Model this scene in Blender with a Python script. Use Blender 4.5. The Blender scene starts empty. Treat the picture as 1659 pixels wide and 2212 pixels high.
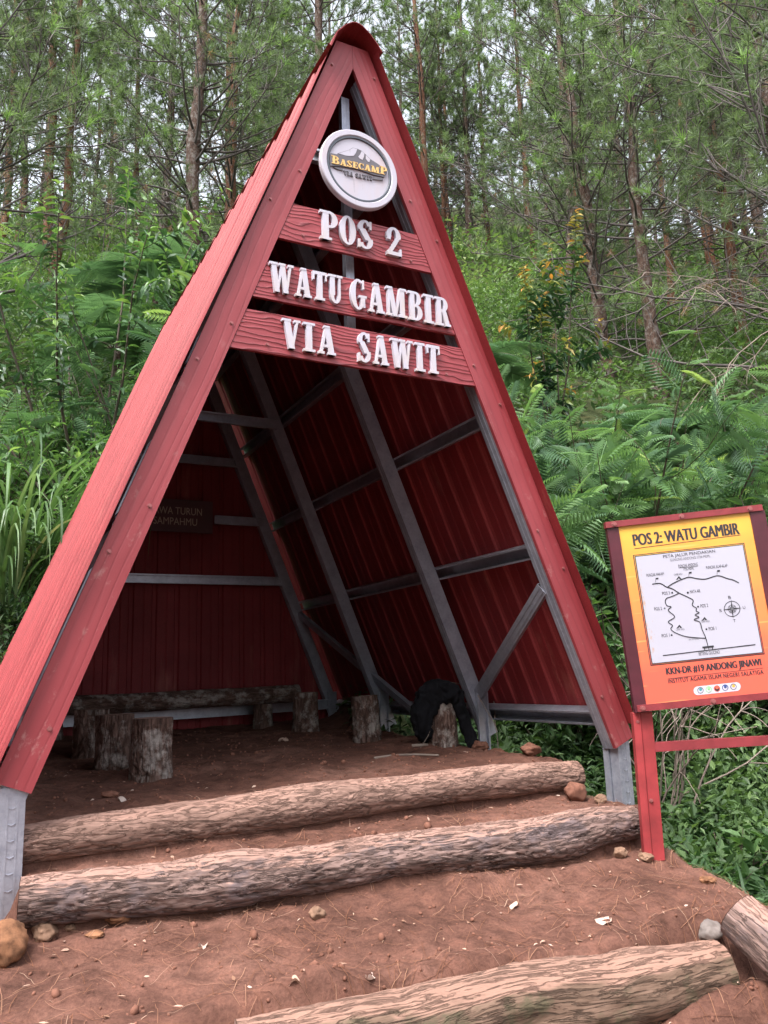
import bpy, bmesh, math, random
import numpy as np
from mathutils import Matrix, Vector, noise as mnoise
random.seed(7)
RNG = np.random.default_rng(7)
scene = bpy.context.scene
COL = scene.collection

# ------------------------------------------------------------------ camera
PXF, CX, CY = 1740.93, 829.5, 1106.0          # focal length / centre in a 1659 x 2212 copy of the photo
pitch, roll, yaw = math.radians(11.3585), math.radians(-2.0301), math.radians(28.1537)
Fv = np.array([0, math.cos(pitch), math.sin(pitch)])
R0 = np.array([1.0, 0, 0]); U0 = np.cross(R0, Fv)
Rv = math.cos(roll) * R0 + math.sin(roll) * U0
Uv = -math.sin(roll) * R0 + math.cos(roll) * U0
CAM = np.array([0, 0, 1.6])
cd = bpy.data.cameras.new('camera')
cam = bpy.data.objects.new('camera', cd); COL.objects.link(cam)
cd.sensor_fit = 'HORIZONTAL'; cd.sensor_width = 36.0; cd.lens = 36.0 * PXF / 1659.0
cd.clip_start = 0.05; cd.clip_end = 1000
M = Matrix.Identity(4)
for i in range(3):
    M[i][0] = Rv[i]; M[i][1] = Uv[i]; M[i][2] = -Fv[i]; M[i][3] = CAM[i]
cam.matrix_world = M
scene.camera = cam

# ------------------------------------------------------------------ world, sun, exposure
SUN_EL, SUN_AZ = math.radians(58), math.radians(216)     # azimuth clockwise from +Y: behind the camera, a little left
world = bpy.data.worlds.new('World'); scene.world = world; world.use_nodes = True
wn = world.node_tree.nodes; wl = world.node_tree.links
sky = wn.new('ShaderNodeTexSky'); sky.sky_type = 'NISHITA'; sky.sun_disc = False
sky.sun_elevation = SUN_EL; sky.sun_rotation = SUN_AZ; sky.air_density = 1.0; sky.dust_density = 4.0; sky.ozone_density = 1.0
hs = wn.new('ShaderNodeHueSaturation'); hs.inputs['Saturation'].default_value = 0.32
wl.new(sky.outputs[0], hs.inputs['Color'])
wl.new(hs.outputs[0], wn['Background'].inputs['Color'])
wn['Background'].inputs['Strength'].default_value = 0.15
sd = bpy.data.lights.new('sun', 'SUN'); sun = bpy.data.objects.new('sun', sd); COL.objects.link(sun)
sd.energy = 1.2; sd.angle = math.radians(24); sd.color = (1.0, 0.97, 0.94)
sdir = Vector((math.sin(SUN_AZ) * math.cos(SUN_EL), math.cos(SUN_AZ) * math.cos(SUN_EL), math.sin(SUN_EL)))
sun.rotation_euler = sdir.to_track_quat('Z', 'Y').to_euler(); sun.location = (0, 0, 40)
vs = scene.view_settings
vs.view_transform = 'Standard'; vs.look = 'None'; vs.gamma = 1.0; vs.use_curve_mapping = False
vs.exposure = 2.05
scene.render.engine = 'CYCLES'

# ------------------------------------------------------------------ pixel helpers (directions only)
def ray(u, v): return Rv * (u - CX) / PXF + Uv * (CY - v) / PXF + Fv
def onZ(u, v, z):
    d = ray(u, v); return CAM + d * (z - CAM[2]) / d[2]
S = 3.3
HO = CAM + S * np.array([-0.02410495, 1.11485998, -0.05680012])    # hut front centre, z = 1.413
hx = np.array([math.cos(yaw), math.sin(yaw), 0]); hy = np.array([-math.sin(yaw), math.cos(yaw), 0])
def onY(u, v, Y=0.0):
    d = ray(u, v); t = ((HO - CAM) @ hy + Y) / (d @ hy); P = CAM + d * t - HO
    return np.array([P @ hx, Y, P[2]])
def hut2w(X, Y, Z): return HO + hx * X + hy * Y + np.array([0, 0, Z])
def w2hut(x, y):
    return (x - HO[0]) * hx[0] + (y - HO[1]) * hx[1], (x - HO[0]) * hy[0] + (y - HO[1]) * hy[1]

# ------------------------------------------------------------------ numpy noise
def _h(ix, iy, iz):
    n = (ix * 374761393 + iy * 668265263 + iz * 2147483647 + 1274126177) & 0xFFFFFFFF
    n = ((n ^ (n >> 13)) * 1274126177) & 0xFFFFFFFF
    n = ((n ^ (n >> 16)) * 2246822519) & 0xFFFFFFFF
    return ((n ^ (n >> 15)) & 0xFFFFFF) / float(0x7FFFFF) - 1.0
def vnoise(P):
    P = np.asarray(P, float); I = np.floor(P).astype(np.int64); f = P - I; f = f * f * (3 - 2 * f)
    r = 0
    for a in (0, 1):
        for b in (0, 1):
            for c in (0, 1):
                w = (f[:, 0] if a else 1 - f[:, 0]) * (f[:, 1] if b else 1 - f[:, 1]) * (f[:, 2] if c else 1 - f[:, 2])
                r = r + w * _h(I[:, 0] + a, I[:, 1] + b, I[:, 2] + c)
    return r
def fbm(P, o=4, lac=2.03, g=0.5):
    r = 0; a = 1; P = np.asarray(P, float)
    for i in range(o):
        r = r + a * vnoise(P + 17.3 * i); P = P * lac; a *= g
    return r
def sstep(a, b, x):
    t = np.clip((x - a) / (b - a), 0, 1); return t * t * (3 - 2 * t)

# ------------------------------------------------------------------ mesh helpers
def nrm(v): v = np.asarray(v, float); return v / (np.linalg.norm(v, axis=-1, keepdims=True) + 1e-12)
class MB:
    def __init__(s): s.V = []; s.F = {}; s.n = 0; s.A = {}; s.MI = {}
    def add(s, V, F, mi=0, **attr):
        V = np.asarray(V, float).reshape(-1, 3)
        for f in (F if isinstance(F, list) else [F]):
            f = np.asarray(f, np.int64)
            if f.ndim == 1: f = f[None]
            s.F.setdefault(f.shape[1], []).append(f + s.n)
            s.MI.setdefault(f.shape[1], []).append(np.full(len(f), mi))
        for k in set(list(attr) + list(s.A)):
            a = attr.get(k, 0.0); dim = None
            a = np.asarray(a, float)
            if a.ndim == 0: a = np.full(len(V), float(a))
            if k not in s.A: s.A[k] = [np.zeros((s.n,) + a.shape[1:])] if s.n else []
            s.A[k].append(a)
        s.V.append(V); s.n += len(V); return s
    def quadpoly(s, pts, d, **k):      # a polygon (n,3) pushed along vector d
        p = np.asarray(pts, float); n = len(p); q = p + np.asarray(d, float)
        i = np.arange(n); j = (i + 1) % n
        s.add(np.vstack([p, q]), [np.arange(n)[::-1], np.arange(n) + n, np.stack([i, j, j + n, i + n], 1)], **k); return s
    def box(s, lo, hi, **k):
        (a, b, c), (d, e, f) = lo, hi
        s.quadpoly([(a, b, c), (d, b, c), (d, e, c), (a, e, c)], (0, 0, f - c), **k); return s
    def build(s, name, mat=None, parent=None, smooth=False, off=(0, 0, 0), auto=None):
        me = bpy.data.meshes.new(name)
        V = np.vstack(s.V) + np.asarray(off, float)
        me.vertices.add(len(V)); me.vertices.foreach_set('co', V.astype(np.float32).ravel())
        vi = []; ls = []; st = 0; mi = []
        for k in sorted(s.F):
            f = np.vstack(s.F[k]); vi.append(f.ravel()); ls.append(st + np.arange(len(f)) * k); st += f.size; mi.append(np.concatenate(s.MI[k]))
        me.loops.add(st); me.loops.foreach_set('vertex_index', np.concatenate(vi).astype(np.int32))
        ls = np.concatenate(ls).astype(np.int32); mi = np.concatenate(mi).astype(np.int32)
        me.polygons.add(len(ls)); me.polygons.foreach_set('loop_start', ls)
        if mi.any(): me.polygons.foreach_set('material_index', mi)
        me.polygons.foreach_set('use_smooth', np.full(len(ls), bool(smooth)))
        for k, L in s.A.items():
            a = np.concatenate(L)
            if a.ndim == 1:
                at = me.attributes.new(k, 'FLOAT', 'POINT'); at.data.foreach_set('value', a.astype(np.float32))
            else:
                at = me.attributes.new(k, 'FLOAT_VECTOR', 'POINT'); at.data.foreach_set('vector', a.astype(np.float32).ravel())
        me.update(calc_edges=True)
        for m in (mat if isinstance(mat, (list, tuple)) else [mat]):
            if m: me.materials.append(m)
        o = bpy.data.objects.new(name, me); COL.objects.link(o)
        if parent: o.parent = parent
        return o
def tag(o, label=None, cat=None, group=None, kind=None):
    if label: o['label'] = label
    if cat: o['category'] = cat
    if group: o['group'] = group
    if kind: o['kind'] = kind
    return o
def empty(name, loc=(0, 0, 0), rz=0.0):
    o = bpy.data.objects.new(name, None); COL.objects.link(o); o.location = loc; o.rotation_euler = (0, 0, rz); o.empty_display_size = 0.1
    return o
def copy_tree(o, parent=None):
    c = o.copy(); COL.objects.link(c); c.parent = parent
    for ch in list(o.children): copy_tree(ch, c)
    return c
def tube(path, rad, n=6, cap=True):
    P = np.asarray(path, float); m = len(P); rad = np.broadcast_to(np.asarray(rad, float), (m,))
    T = np.gradient(P, axis=0); T = nrm(T)
    ref = np.array([0, 0, 1.0]) if abs(T[0, 2]) < 0.9 else np.array([1.0, 0, 0])
    u = nrm(np.cross(T, ref)); w = np.cross(T, u)
    a = np.arange(n) / n * 2 * math.pi
    V = P[:, None] + rad[:, None, None] * (np.cos(a)[None, :, None] * u[:, None] + np.sin(a)[None, :, None] * w[:, None])
    i = np.arange(m - 1)[:, None] * n; j = np.arange(n)[None]; j2 = (j + 1) % n
    F = np.stack([i + j, i + j2, i + n + j2, i + n + j], -1).reshape(-1, 4)
    fs = [F]
    if cap and n > 4: fs += [np.arange(n)[::-1], np.arange(n) + (m - 1) * n]
    return V.reshape(-1, 3), fs
def frames(d, up):
    """rotation matrices whose columns are (side, along, normal)"""
    d = nrm(d); s = np.cross(d, up); bad = np.linalg.norm(s, axis=1) < 1e-4
    s[bad] = np.cross(d[bad], [1.0, 0.3, 0.2]); s = nrm(s); n = np.cross(s, d)
    return np.stack([s, d, n], -1)
def scatter(mb, tv, tf, pos, Rm, sc, rnd):
    tv = np.asarray(tv, float); tf = np.asarray(tf); N = len(pos)
    sc = np.asarray(sc, float)
    if sc.ndim == 1: sc = sc[:, None] * np.ones(3)
    V = np.einsum('nij,nkj->nki', Rm, tv[None] * sc[:, None, :]) + np.asarray(pos)[:, None]
    F = (tf[None] + (np.arange(N) * len(tv))[:, None, None]).reshape(-1, tf.shape[1])
    mb.add(V.reshape(-1, 3), F, rnd=np.repeat(np.asarray(rnd, float), len(tv)))
LEAF2 = (np.array([(0, 0, 0), (-.5, .42, .06), (0, 1, -.12), (.5, .42, .06)]), np.array([(0, 2, 1), (0, 3, 2)]))
LEAF6 = (np.array([(0, 0, 0), (-.42, .28, .07), (-.36, .62, .02), (0, 1, -.22), (.36, .62, .02), (.42, .28, .07), (0, .45, -.02)]),
         np.array([(0, 6, 1), (1, 6, 2), (2, 6, 3), (3, 6, 4), (4, 6, 5), (5, 6, 0)]))
NEEDLE = (np.array([(-.5, 0, 0), (.5, 0, 0), (0, 1, 0)]), np.array([(0, 1, 2)]))

# ------------------------------------------------------------------ material helpers
def new_mat(name):
    m = bpy.data.materials.new(name); m.use_nodes = True
    nt = m.node_tree; b = nt.nodes['Principled BSDF']; return m, nt, b
def N(nt, t, **kw):
    n = nt.nodes.new(t)
    for k, v in kw.items():
        if k in n.inputs.keys() if hasattr(n.inputs, 'keys') else False: n.inputs[k].default_value = v
        else: setattr(n, k, v)
    return n
def ramp(nt, src, stops):
    r = nt.nodes.new('ShaderNodeValToRGB'); e = r.color_ramp.elements
    while len(e) < len(stops): e.new(0.5)
    for el, (p, c) in zip(e, stops): el.position = p; el.color = (*c, 1) if len(c) == 3 else c
    nt.links.new(src, r.inputs['Fac']); return r
def noise_node(nt, vec, scale, detail=5, rough=0.55, dist=0.0):
    n = nt.nodes.new('ShaderNodeTexNoise'); n.inputs['Scale'].default_value = scale; n.inputs['Detail'].default_value = detail
    n.inputs['Roughness'].default_value = rough; n.inputs['Distortion'].default_value = dist
    if vec is not None: nt.links.new(vec, n.inputs['Vector'])
    return n
def mapping(nt, vec, scale=(1, 1, 1), rot=(0, 0, 0)):
    m = nt.nodes.new('ShaderNodeMapping'); m.inputs['Scale'].default_value = scale; m.inputs['Rotation'].default_value = rot
    nt.links.new(vec, m.inputs['Vector']); return m.outputs[0]
def mixc(nt, fac, a, b, mode='MIX'):
    x = nt.nodes.new('ShaderNodeMix'); x.data_type = 'RGBA'; x.blend_type = mode
    def put(i, v):
        if isinstance(v, (tuple, list)): x.inputs[i].default_value = (*v, 1) if len(v) == 3 else v
        elif isinstance(v, (int, float)): x.inputs[i].default_value = v
        else: nt.links.new(v, x.inputs[i])
    put(0, fac); put(6, a); put(7, b); return x.outputs[2]
def bump(nt, b, h, strength=0.3, dist=0.01, prev=None):
    n = nt.nodes.new('ShaderNodeBump'); n.inputs['Strength'].default_value = strength; n.inputs['Distance'].default_value = dist
    nt.links.new(h, n.inputs['Height'])
    if prev is not None: nt.links.new(prev, n.inputs['Normal'])
    nt.links.new(n.outputs[0], b.inputs['Normal']); return n.outputs[0]
def obj_coord(nt):
    return nt.nodes.new('ShaderNodeTexCoord').outputs['Object']
def attr(nt, name):
    a = nt.nodes.new('ShaderNodeAttribute'); a.attribute_name = name; return a
def plain(name, col, rough=0.6, metal=0.0, var=0.12, scale=6.0, spec=None):
    m, nt, b = new_mat(name); c = obj_coord(nt)
    n = noise_node(nt, c, scale, 6, 0.6)
    r = ramp(nt, n.outputs['Fac'], [(0.3, tuple(x * (1 - var) for x in col)), (0.7, tuple(min(1, x * (1 + var)) for x in col))])
    nt.links.new(r.outputs[0], b.inputs['Base Color']); b.inputs['Roughness'].default_value = rough; b.inputs['Metallic'].default_value = metal
    if spec is not None: b.inputs['Specular IOR Level'].default_value = spec
    return m
def leaf_mat(name, stops, transl=0.42, rough=0.5, spec=0.4, tcol=(1.05, 1.15, 0.62)):
    m, nt, b = new_mat(name); a = attr(nt, 'rnd')
    r = ramp(nt, a.outputs['Fac'], stops)
    nt.links.new(r.outputs[0], b.inputs['Base Color']); b.inputs['Roughness'].default_value = rough
    b.inputs['Specular IOR Level'].default_value = spec
    t = nt.nodes.new('ShaderNodeBsdfTranslucent')
    tc = mixc(nt, 1.0, r.outputs[0], tcol, 'MULTIPLY'); nt.links.new(tc, t.inputs['Color'])
    mx = nt.nodes.new('ShaderNodeMixShader'); mx.inputs[0].default_value = transl
    nt.links.new(b.outputs[0], mx.inputs[1]); nt.links.new(t.outputs[0], mx.inputs[2])
    nt.links.new(mx.outputs[0], nt.nodes['Material Output'].inputs['Surface']); return m

MAT = {}
# red painted fibre-cement boards: grain relief, scuffs
def red_board(name, ns, k, amp, grain=0.5):
    m, nt, b = new_mat(name); a = attr(nt, 'gc')
    nd = noise_node(nt, mapping(nt, a.outputs['Vector'], ns), 1.0, 3, 0.5)
    sx = nt.nodes.new('ShaderNodeSeparateXYZ'); nt.links.new(a.outputs['Vector'], sx.inputs[0])
    def mth(op, x, y):
        q = nt.nodes.new('ShaderNodeMath'); q.operation = op
        for i_, v_ in ((0, x), (1, y)):
            if isinstance(v_, (int, float)): q.inputs[i_].default_value = v_
            elif v_ is not None: nt.links.new(v_, q.inputs[i_])
        return q.outputs[0]
    ph = mth('ADD', mth('MULTIPLY', sx.outputs[1], k), mth('MULTIPLY', nd.outputs['Fac'], k * amp))
    wv = mth('MULTIPLY_ADD', mth('SINE', ph, None), 0.5); nt.nodes[-1].inputs[2].default_value = 0.5
    groove = ramp(nt, wv, [(0.0, (0, 0, 0)), (0.22, (0.75, 0.75, 0.75)), (1.0, (1, 1, 1))])
    wear = noise_node(nt, mapping(nt, a.outputs['Vector'], (9, 14, 14)), 1.0, 6, 0.7)
    wr = ramp(nt, wear.outputs['Fac'], [(0.58, (0, 0, 0)), (0.68, (1, 1, 1))])
    tone = noise_node(nt, mapping(nt, a.outputs['Vector'], (1.6, 4, 4)), 1.0, 4, 0.6)
    base = ramp(nt, tone.outputs['Fac'], [(0.25, (0.225, 0.027, 0.034)), (0.75, (0.33, 0.050, 0.060))])
    c = mixc(nt, groove.outputs[0], mixc(nt, 0.75 * grain, base.outputs[0], (0.08, 0.01, 0.014)), base.outputs[0])
    mr = nt.nodes.new('ShaderNodeMapRange'); mr.inputs[1].default_value = 0.0; mr.inputs[2].default_value = 2.2; mr.inputs[3].default_value = 0.75; mr.inputs[4].default_value = 0.14
    nt.links.new(sx.outputs[0], mr.inputs[0])
    c = mixc(nt, mth('MULTIPLY', wr.outputs[0], mr.outputs[0]), c, (0.40, 0.20, 0.185))
    nt.links.new(c, b.inputs['Base Color']); b.inputs['Roughness'].default_value = 0.48
    bump(nt, b, groove.outputs[0], 0.9 * grain, 0.005)
    return m
MAT['fascia'] = red_board('red_fascia_paint', (0.9, 9, 9), 170.0, 0.10, 0.22)
MAT['plank'] = red_board('red_plank_paint', (2.2, 7, 7), 300.0, 0.13, 0.8)
def red_sheet():
    m, nt, b = new_mat('red_roof_sheet'); c = obj_coord(nt)
    n1 = noise_node(nt, c, 260, 3, 0.6); n2 = noise_node(nt, c, 2.2, 6, 0.62)
    st = noise_node(nt, mapping(nt, c, (6, 9, 0.8)), 1.0, 6, 0.65)
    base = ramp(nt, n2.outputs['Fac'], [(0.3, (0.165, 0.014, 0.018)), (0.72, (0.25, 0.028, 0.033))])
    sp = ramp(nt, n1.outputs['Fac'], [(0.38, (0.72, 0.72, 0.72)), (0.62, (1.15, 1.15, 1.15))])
    cr = attr(nt, 'crown'); fade_or_shade = mixc(nt, cr.outputs['Fac'], mixc(nt, 1.0, base.outputs[0], (0.95, 0.9, 0.9), 'MULTIPLY'), mixc(nt, 0.08, mixc(nt, 1.0, base.outputs[0], (1.35, 1.4, 1.4), 'MULTIPLY'), (0.42, 0.22, 0.20)))  # rib crowns lighter, pans darker: stripe shading painted into the sheet colour
    cc = mixc(nt, 1.0, fade_or_shade, sp.outputs[0], 'MULTIPLY')
    d = ramp(nt, st.outputs['Fac'], [(0.6, (0, 0, 0)), (0.82, (0.5, 0.5, 0.5))])
    cc = mixc(nt, d.outputs[0], cc, (0.40, 0.16, 0.13))
    nt.links.new(cc, b.inputs['Base Color']); b.inputs['Roughness'].default_value = 0.62; b.inputs['Specular IOR Level'].default_value = 0.28
    bump(nt, b, n1.outputs['Fac'], 0.25, 0.002); return m
MAT['sheet'] = red_sheet()
def steel():
    m, nt, b = new_mat('galvanised_steel'); c = obj_coord(nt)
    n = noise_node(nt, c, 14, 7, 0.65); v = nt.nodes.new('ShaderNodeTexVoronoi'); v.inputs['Scale'].default_value = 90; nt.links.new(c, v.inputs['Vector'])
    r = ramp(nt, n.outputs['Fac'], [(0.3, (0.27, 0.285, 0.35)), (0.7, (0.41, 0.43, 0.51))])
    bw_ = nt.nodes.new('ShaderNodeRGBToBW'); nt.links.new(v.outputs['Color'], bw_.inputs[0]); cc = mixc(nt, 0.06, r.outputs[0], bw_.outputs[0])
    rust = ramp(nt, noise_node(nt, c, 5, 8, 0.72).outputs['Fac'], [(0.66, (0, 0, 0)), (0.75, (1, 1, 1))])
    cc = mixc(nt, mixc(nt, 1.0, rust.outputs[0], (0.35, 0.35, 0.35), 'MULTIPLY'), cc, (0.26, 0.15, 0.11))
    nt.links.new(cc, b.inputs['Base Color']); b.inputs['Metallic'].default_value = 0.55; b.inputs['Roughness'].default_value = 0.38; return m
MAT['steel'] = steel()
MAT['screw'] = plain('screw_metal', (0.30, 0.10, 0.10), 0.4, 0.4)
MAT['zinc'] = plain('zinc_screw', (0.6, 0.6, 0.63), 0.35, 0.8)
def white_letter(name, base, fade_or_shade):
    m, nt, b = new_mat(name); c = obj_coord(nt)
    n = noise_node(nt, mapping(nt, c, (3, 3, 1)), 4.0, 4, 0.5); st = noise_node(nt, mapping(nt, c, (55, 55, 5)), 1.0, 8, 0.7)
    r = ramp(nt, n.outputs['Fac'], [(0.5, base), (0.72, fade_or_shade)])
    s = ramp(nt, st.outputs['Fac'], [(0.30, (0, 0, 0)), (0.38, (1, 1, 1))])
    cc = mixc(nt, s.outputs[0], (0.28, 0.26, 0.29), r.outputs[0])
    nt.links.new(cc, b.inputs['Base Color']); b.inputs['Roughness'].default_value = 0.55; bump(nt, b, st.outputs['Fac'], 0.15, 0.003); return m
MAT['letter'] = white_letter('weathered_white_paint', (0.48, 0.465, 0.545), (0.50, 0.42, 0.39))
MAT['disc'] = white_letter('weathered_white_board', (0.44, 0.42, 0.49), (0.46, 0.39, 0.42))
MAT['ring'] = plain('dark_slate_paint', (0.065, 0.075, 0.095), 0.5)
MAT['logo_dark'] = plain('dark_grey_brown_paint', (0.11, 0.10, 0.115), 0.55)
MAT['yellow'] = plain('ochre_paint', (0.66, 0.42, 0.15), 0.5)
MAT['slogan'] = plain('faded_tan_paint', (0.42, 0.33, 0.25), 0.6)
MAT['dark_board'] = plain('dark_maroon_board', (0.07, 0.022, 0.026), 0.6)
MAT['maroon'] = plain('maroon_side_paint', (0.065, 0.010, 0.018), 0.42, 0.0, 0.3, 9)
MAT['red_bar'] = plain('red_bar_paint', (0.19, 0.023, 0.029), 0.5, 0.0, 0.25, 12)
MAT['red_post'] = plain('red_post_paint', (0.25, 0.027, 0.031), 0.5, 0.0, 0.3, 9)
MAT['cloth'] = plain('black_knit_cloth', (0.006, 0.006, 0.008), 0.9, 0.0, 0.3, 60, 0.15)
MAT['ink'] = plain('black_print', (0.022, 0.022, 0.028), 0.5)
MAT['ink_soft'] = plain('grey_print', (0.12, 0.12, 0.14), 0.5)

def poster_mat():
    m, nt, b = new_mat('orange_poster_print'); a = attr(nt, 'gc')
    sx = nt.nodes.new('ShaderNodeSeparateXYZ'); nt.links.new(a.outputs['Vector'], sx.inputs[0])
    n = noise_node(nt, mapping(nt, a.outputs['Vector'], (2.2, 7, 1), (0, 0, 0.65)), 1.0, 2, 0.4)
    ad = nt.nodes.new('ShaderNodeMath'); ad.operation = 'MULTIPLY_ADD'; nt.links.new(n.outputs['Fac'], ad.inputs[0]); ad.inputs[1].default_value = 0.34
    nt.links.new(sx.outputs[1], ad.inputs[2])
    r = ramp(nt, ad.outputs[0], [(0.12, (0.68, 0.40, 0.055)), (0.36, (0.72, 0.29, 0.055)), (0.74, (0.71, 0.185, 0.065)), (1.0, (0.66, 0.105, 0.068))])
    s2 = noise_node(nt, mapping(nt, a.outputs['Vector'], (1.3, 26, 1), (0, 0, 0.55)), 1.0, 1, 0.3)
    st = ramp(nt, s2.outputs['Fac'], [(0.64, (0, 0, 0)), (0.70, (0.55, 0.55, 0.55))])
    c = mixc(nt, st.outputs[0], r.outputs[0], (0.80, 0.42, 0.12))
    nt.links.new(c, b.inputs['Base Color']); b.inputs['Roughness'].default_value = 0.35; return m
MAT['poster'] = poster_mat()
def map_white():
    m, nt, b = new_mat('white_map_print'); a = attr(nt, 'gc')
    n = noise_node(nt, mapping(nt, a.outputs['Vector'], (26, 9, 1), (0, 0, 0.5)), 1.0, 7, 0.7)
    sx = nt.nodes.new('ShaderNodeSeparateXYZ'); nt.links.new(a.outputs['Vector'], sx.inputs[0])
    mr = nt.nodes.new('ShaderNodeMapRange'); mr.inputs[1].default_value = 0.0; mr.inputs[2].default_value = 0.22; mr.inputs[3].default_value = 0.12; mr.inputs[4].default_value = -0.2
    nt.links.new(sx.outputs[0], mr.inputs[0])
    ad = nt.nodes.new('ShaderNodeMath'); nt.links.new(n.outputs['Fac'], ad.inputs[0]); nt.links.new(mr.outputs[0], ad.inputs[1])
    r = ramp(nt, ad.outputs[0], [(0.62, (0, 0, 0)), (0.70, (0.75, 0.75, 0.75))])
    c = mixc(nt, r.outputs[0], (0.38, 0.375, 0.445), (0.42, 0.25, 0.15))
    nt.links.new(c, b.inputs['Base Color']); b.inputs['Roughness'].default_value = 0.35; return m
MAT['map'] = map_white()

def bark_mat(name, dark, mid, light, dust=None, scale=(3, 11, 11), strength=0.8, coord='lc', lichen=None, net=True):
    m, nt, b = new_mat(name)
    vec = attr(nt, 'lc').outputs['Vector'] if coord == 'lc' else obj_coord(nt)
    v = mapping(nt, vec, scale)
    n = noise_node(nt, v, 1.6, 8, 0.68, 0.7)
    vo = nt.nodes.new('ShaderNodeTexVoronoi'); vo.feature = 'DISTANCE_TO_EDGE'; vo.inputs['Scale'].default_value = 2.2
    dn = mixc(nt, 0.35, v, n.outputs['Color'], 'ADD'); nt.links.new(dn, vo.inputs['Vector'])
    crack = ramp(nt, vo.outputs['Distance'], [(0.0, (0, 0, 0)), (0.16, (1, 1, 1))])
    r = ramp(nt, n.outputs['Fac'], [(0.28, dark), (0.5, mid), (0.74, light)])
    if not net:
        rg = nt.nodes.new('ShaderNodeMath'); rg.operation = 'ABSOLUTE'; sb = nt.nodes.new('ShaderNodeMath'); sb.operation = 'SUBTRACT'; sb.inputs[1].default_value = 0.5
        n3 = noise_node(nt, mapping(nt, vec, (scale[0] * 1.6, scale[1] * 2.2, scale[2] * 2.2)), 1.0, 5, 0.6, 0.8); nt.links.new(n3.outputs['Fac'], sb.inputs[0]); nt.links.new(sb.outputs[0], rg.inputs[0])
        crack = ramp(nt, rg.outputs[0], [(0.0, (0, 0, 0)), (0.045, (1, 1, 1))])
    c = mixc(nt, crack.outputs[0], mixc(nt, 0.45, r.outputs[0], dark), r.outputs[0])
    if lichen:
        ln = noise_node(nt, mapping(nt, vec, (7, 9, 9)), 1.0, 8, 0.75)
        lr = ramp(nt, ln.outputs['Fac'], [(0.50, (0, 0, 0)), (0.62, (0.85, 0.85, 0.85))]); c = mixc(nt, lr.outputs[0], c, lichen)
    if dust:
        g = nt.nodes.new('ShaderNodeNewGeometry'); sx = nt.nodes.new('ShaderNodeSeparateXYZ'); nt.links.new(g.outputs['Normal'], sx.inputs[0])
        dn2 = noise_node(nt, mapping(nt, vec, (1.3, 5, 5)), 1.0, 6, 0.65)
        ad = nt.nodes.new('ShaderNodeMath'); nt.links.new(sx.outputs[2], ad.inputs[0]); nt.links.new(dn2.outputs['Fac'], ad.inputs[1])
        dr = ramp(nt, ad.outputs[0], [(0.85, (0, 0, 0)), (1.0, (0.85, 0.85, 0.85))])
        hf = nt.nodes.new('ShaderNodeMath'); hf.operation = 'MULTIPLY'; nt.links.new(ad.outputs[0], hf.inputs[0]); hf.inputs[1].default_value = 0.78; nt.links.new(hf.outputs[0], dr.inputs['Fac'])
        c = mixc(nt, dr.outputs[0], c, dust)
    nt.links.new(c, b.inputs['Base Color']); b.inputs['Roughness'].default_value = 0.85; b.inputs['Specular IOR Level'].default_value = 0.2
    h = mixc(nt, 0.5, n.outputs['Color'], crack.outputs[0]); bump(nt, b, h, strength, 0.012)
    return m
MAT['log_a'] = bark_mat('dusty_pine_log', (0.115, 0.068, 0.054), (0.24, 0.146, 0.116), (0.33, 0.205, 0.166), (0.335, 0.197, 0.155), (6, 22, 22), 0.9, net=False)
MAT['log_b'] = bark_mat('weathered_log', (0.055, 0.038, 0.034), (0.185, 0.12, 0.104), (0.32, 0.218, 0.194), (0.31, 0.183, 0.146), (4, 22, 22), 1.0, lichen=(0.14, 0.105, 0.108), net=False)
MAT['log_c'] = bark_mat('mossy_log', (0.05, 0.033, 0.024), (0.15, 0.095, 0.068), (0.22, 0.14, 0.105), (0.27, 0.155, 0.118), (3.0, 22, 22), 1.0, lichen=(0.085, 0.075, 0.045), net=False)
MAT['bark'] = bark_mat('stump_bark', (0.035, 0.02, 0.016), (0.12, 0.07, 0.056), (0.24, 0.17, 0.145), None, (4.5, 16, 16), 1.0, lichen=(0.36, 0.32, 0.295))
MAT['cut'] = plain('sawn_end_grain', (0.19, 0.105, 0.08), 0.85, 0, 0.3, 25)
MAT['pine_bark'] = bark_mat('pine_bark', (0.025, 0.016, 0.013), (0.085, 0.050, 0.036), (0.14, 0.095, 0.078), None, (3, 16, 16), 1.0, lichen=(0.20, 0.18, 0.165))
MAT['pine_bark_red'] = bark_mat('orange_pine_bark', (0.028, 0.014, 0.010), (0.125, 0.052, 0.026), (0.21, 0.09, 0.045), None, (3, 16, 16), 1.0, lichen=(0.15, 0.12, 0.10))
MAT['twig'] = plain('grey_twig_bark', (0.085, 0.07, 0.065), 0.85, 0, 0.35, 3)
MAT['dead_twig'] = plain('pale_dead_twig', (0.20, 0.155, 0.13), 0.85, 0, 0.3, 5)
MAT['stem'] = plain('brown_stem', (0.06, 0.045, 0.03), 0.8, 0, 0.3, 5)

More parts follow.
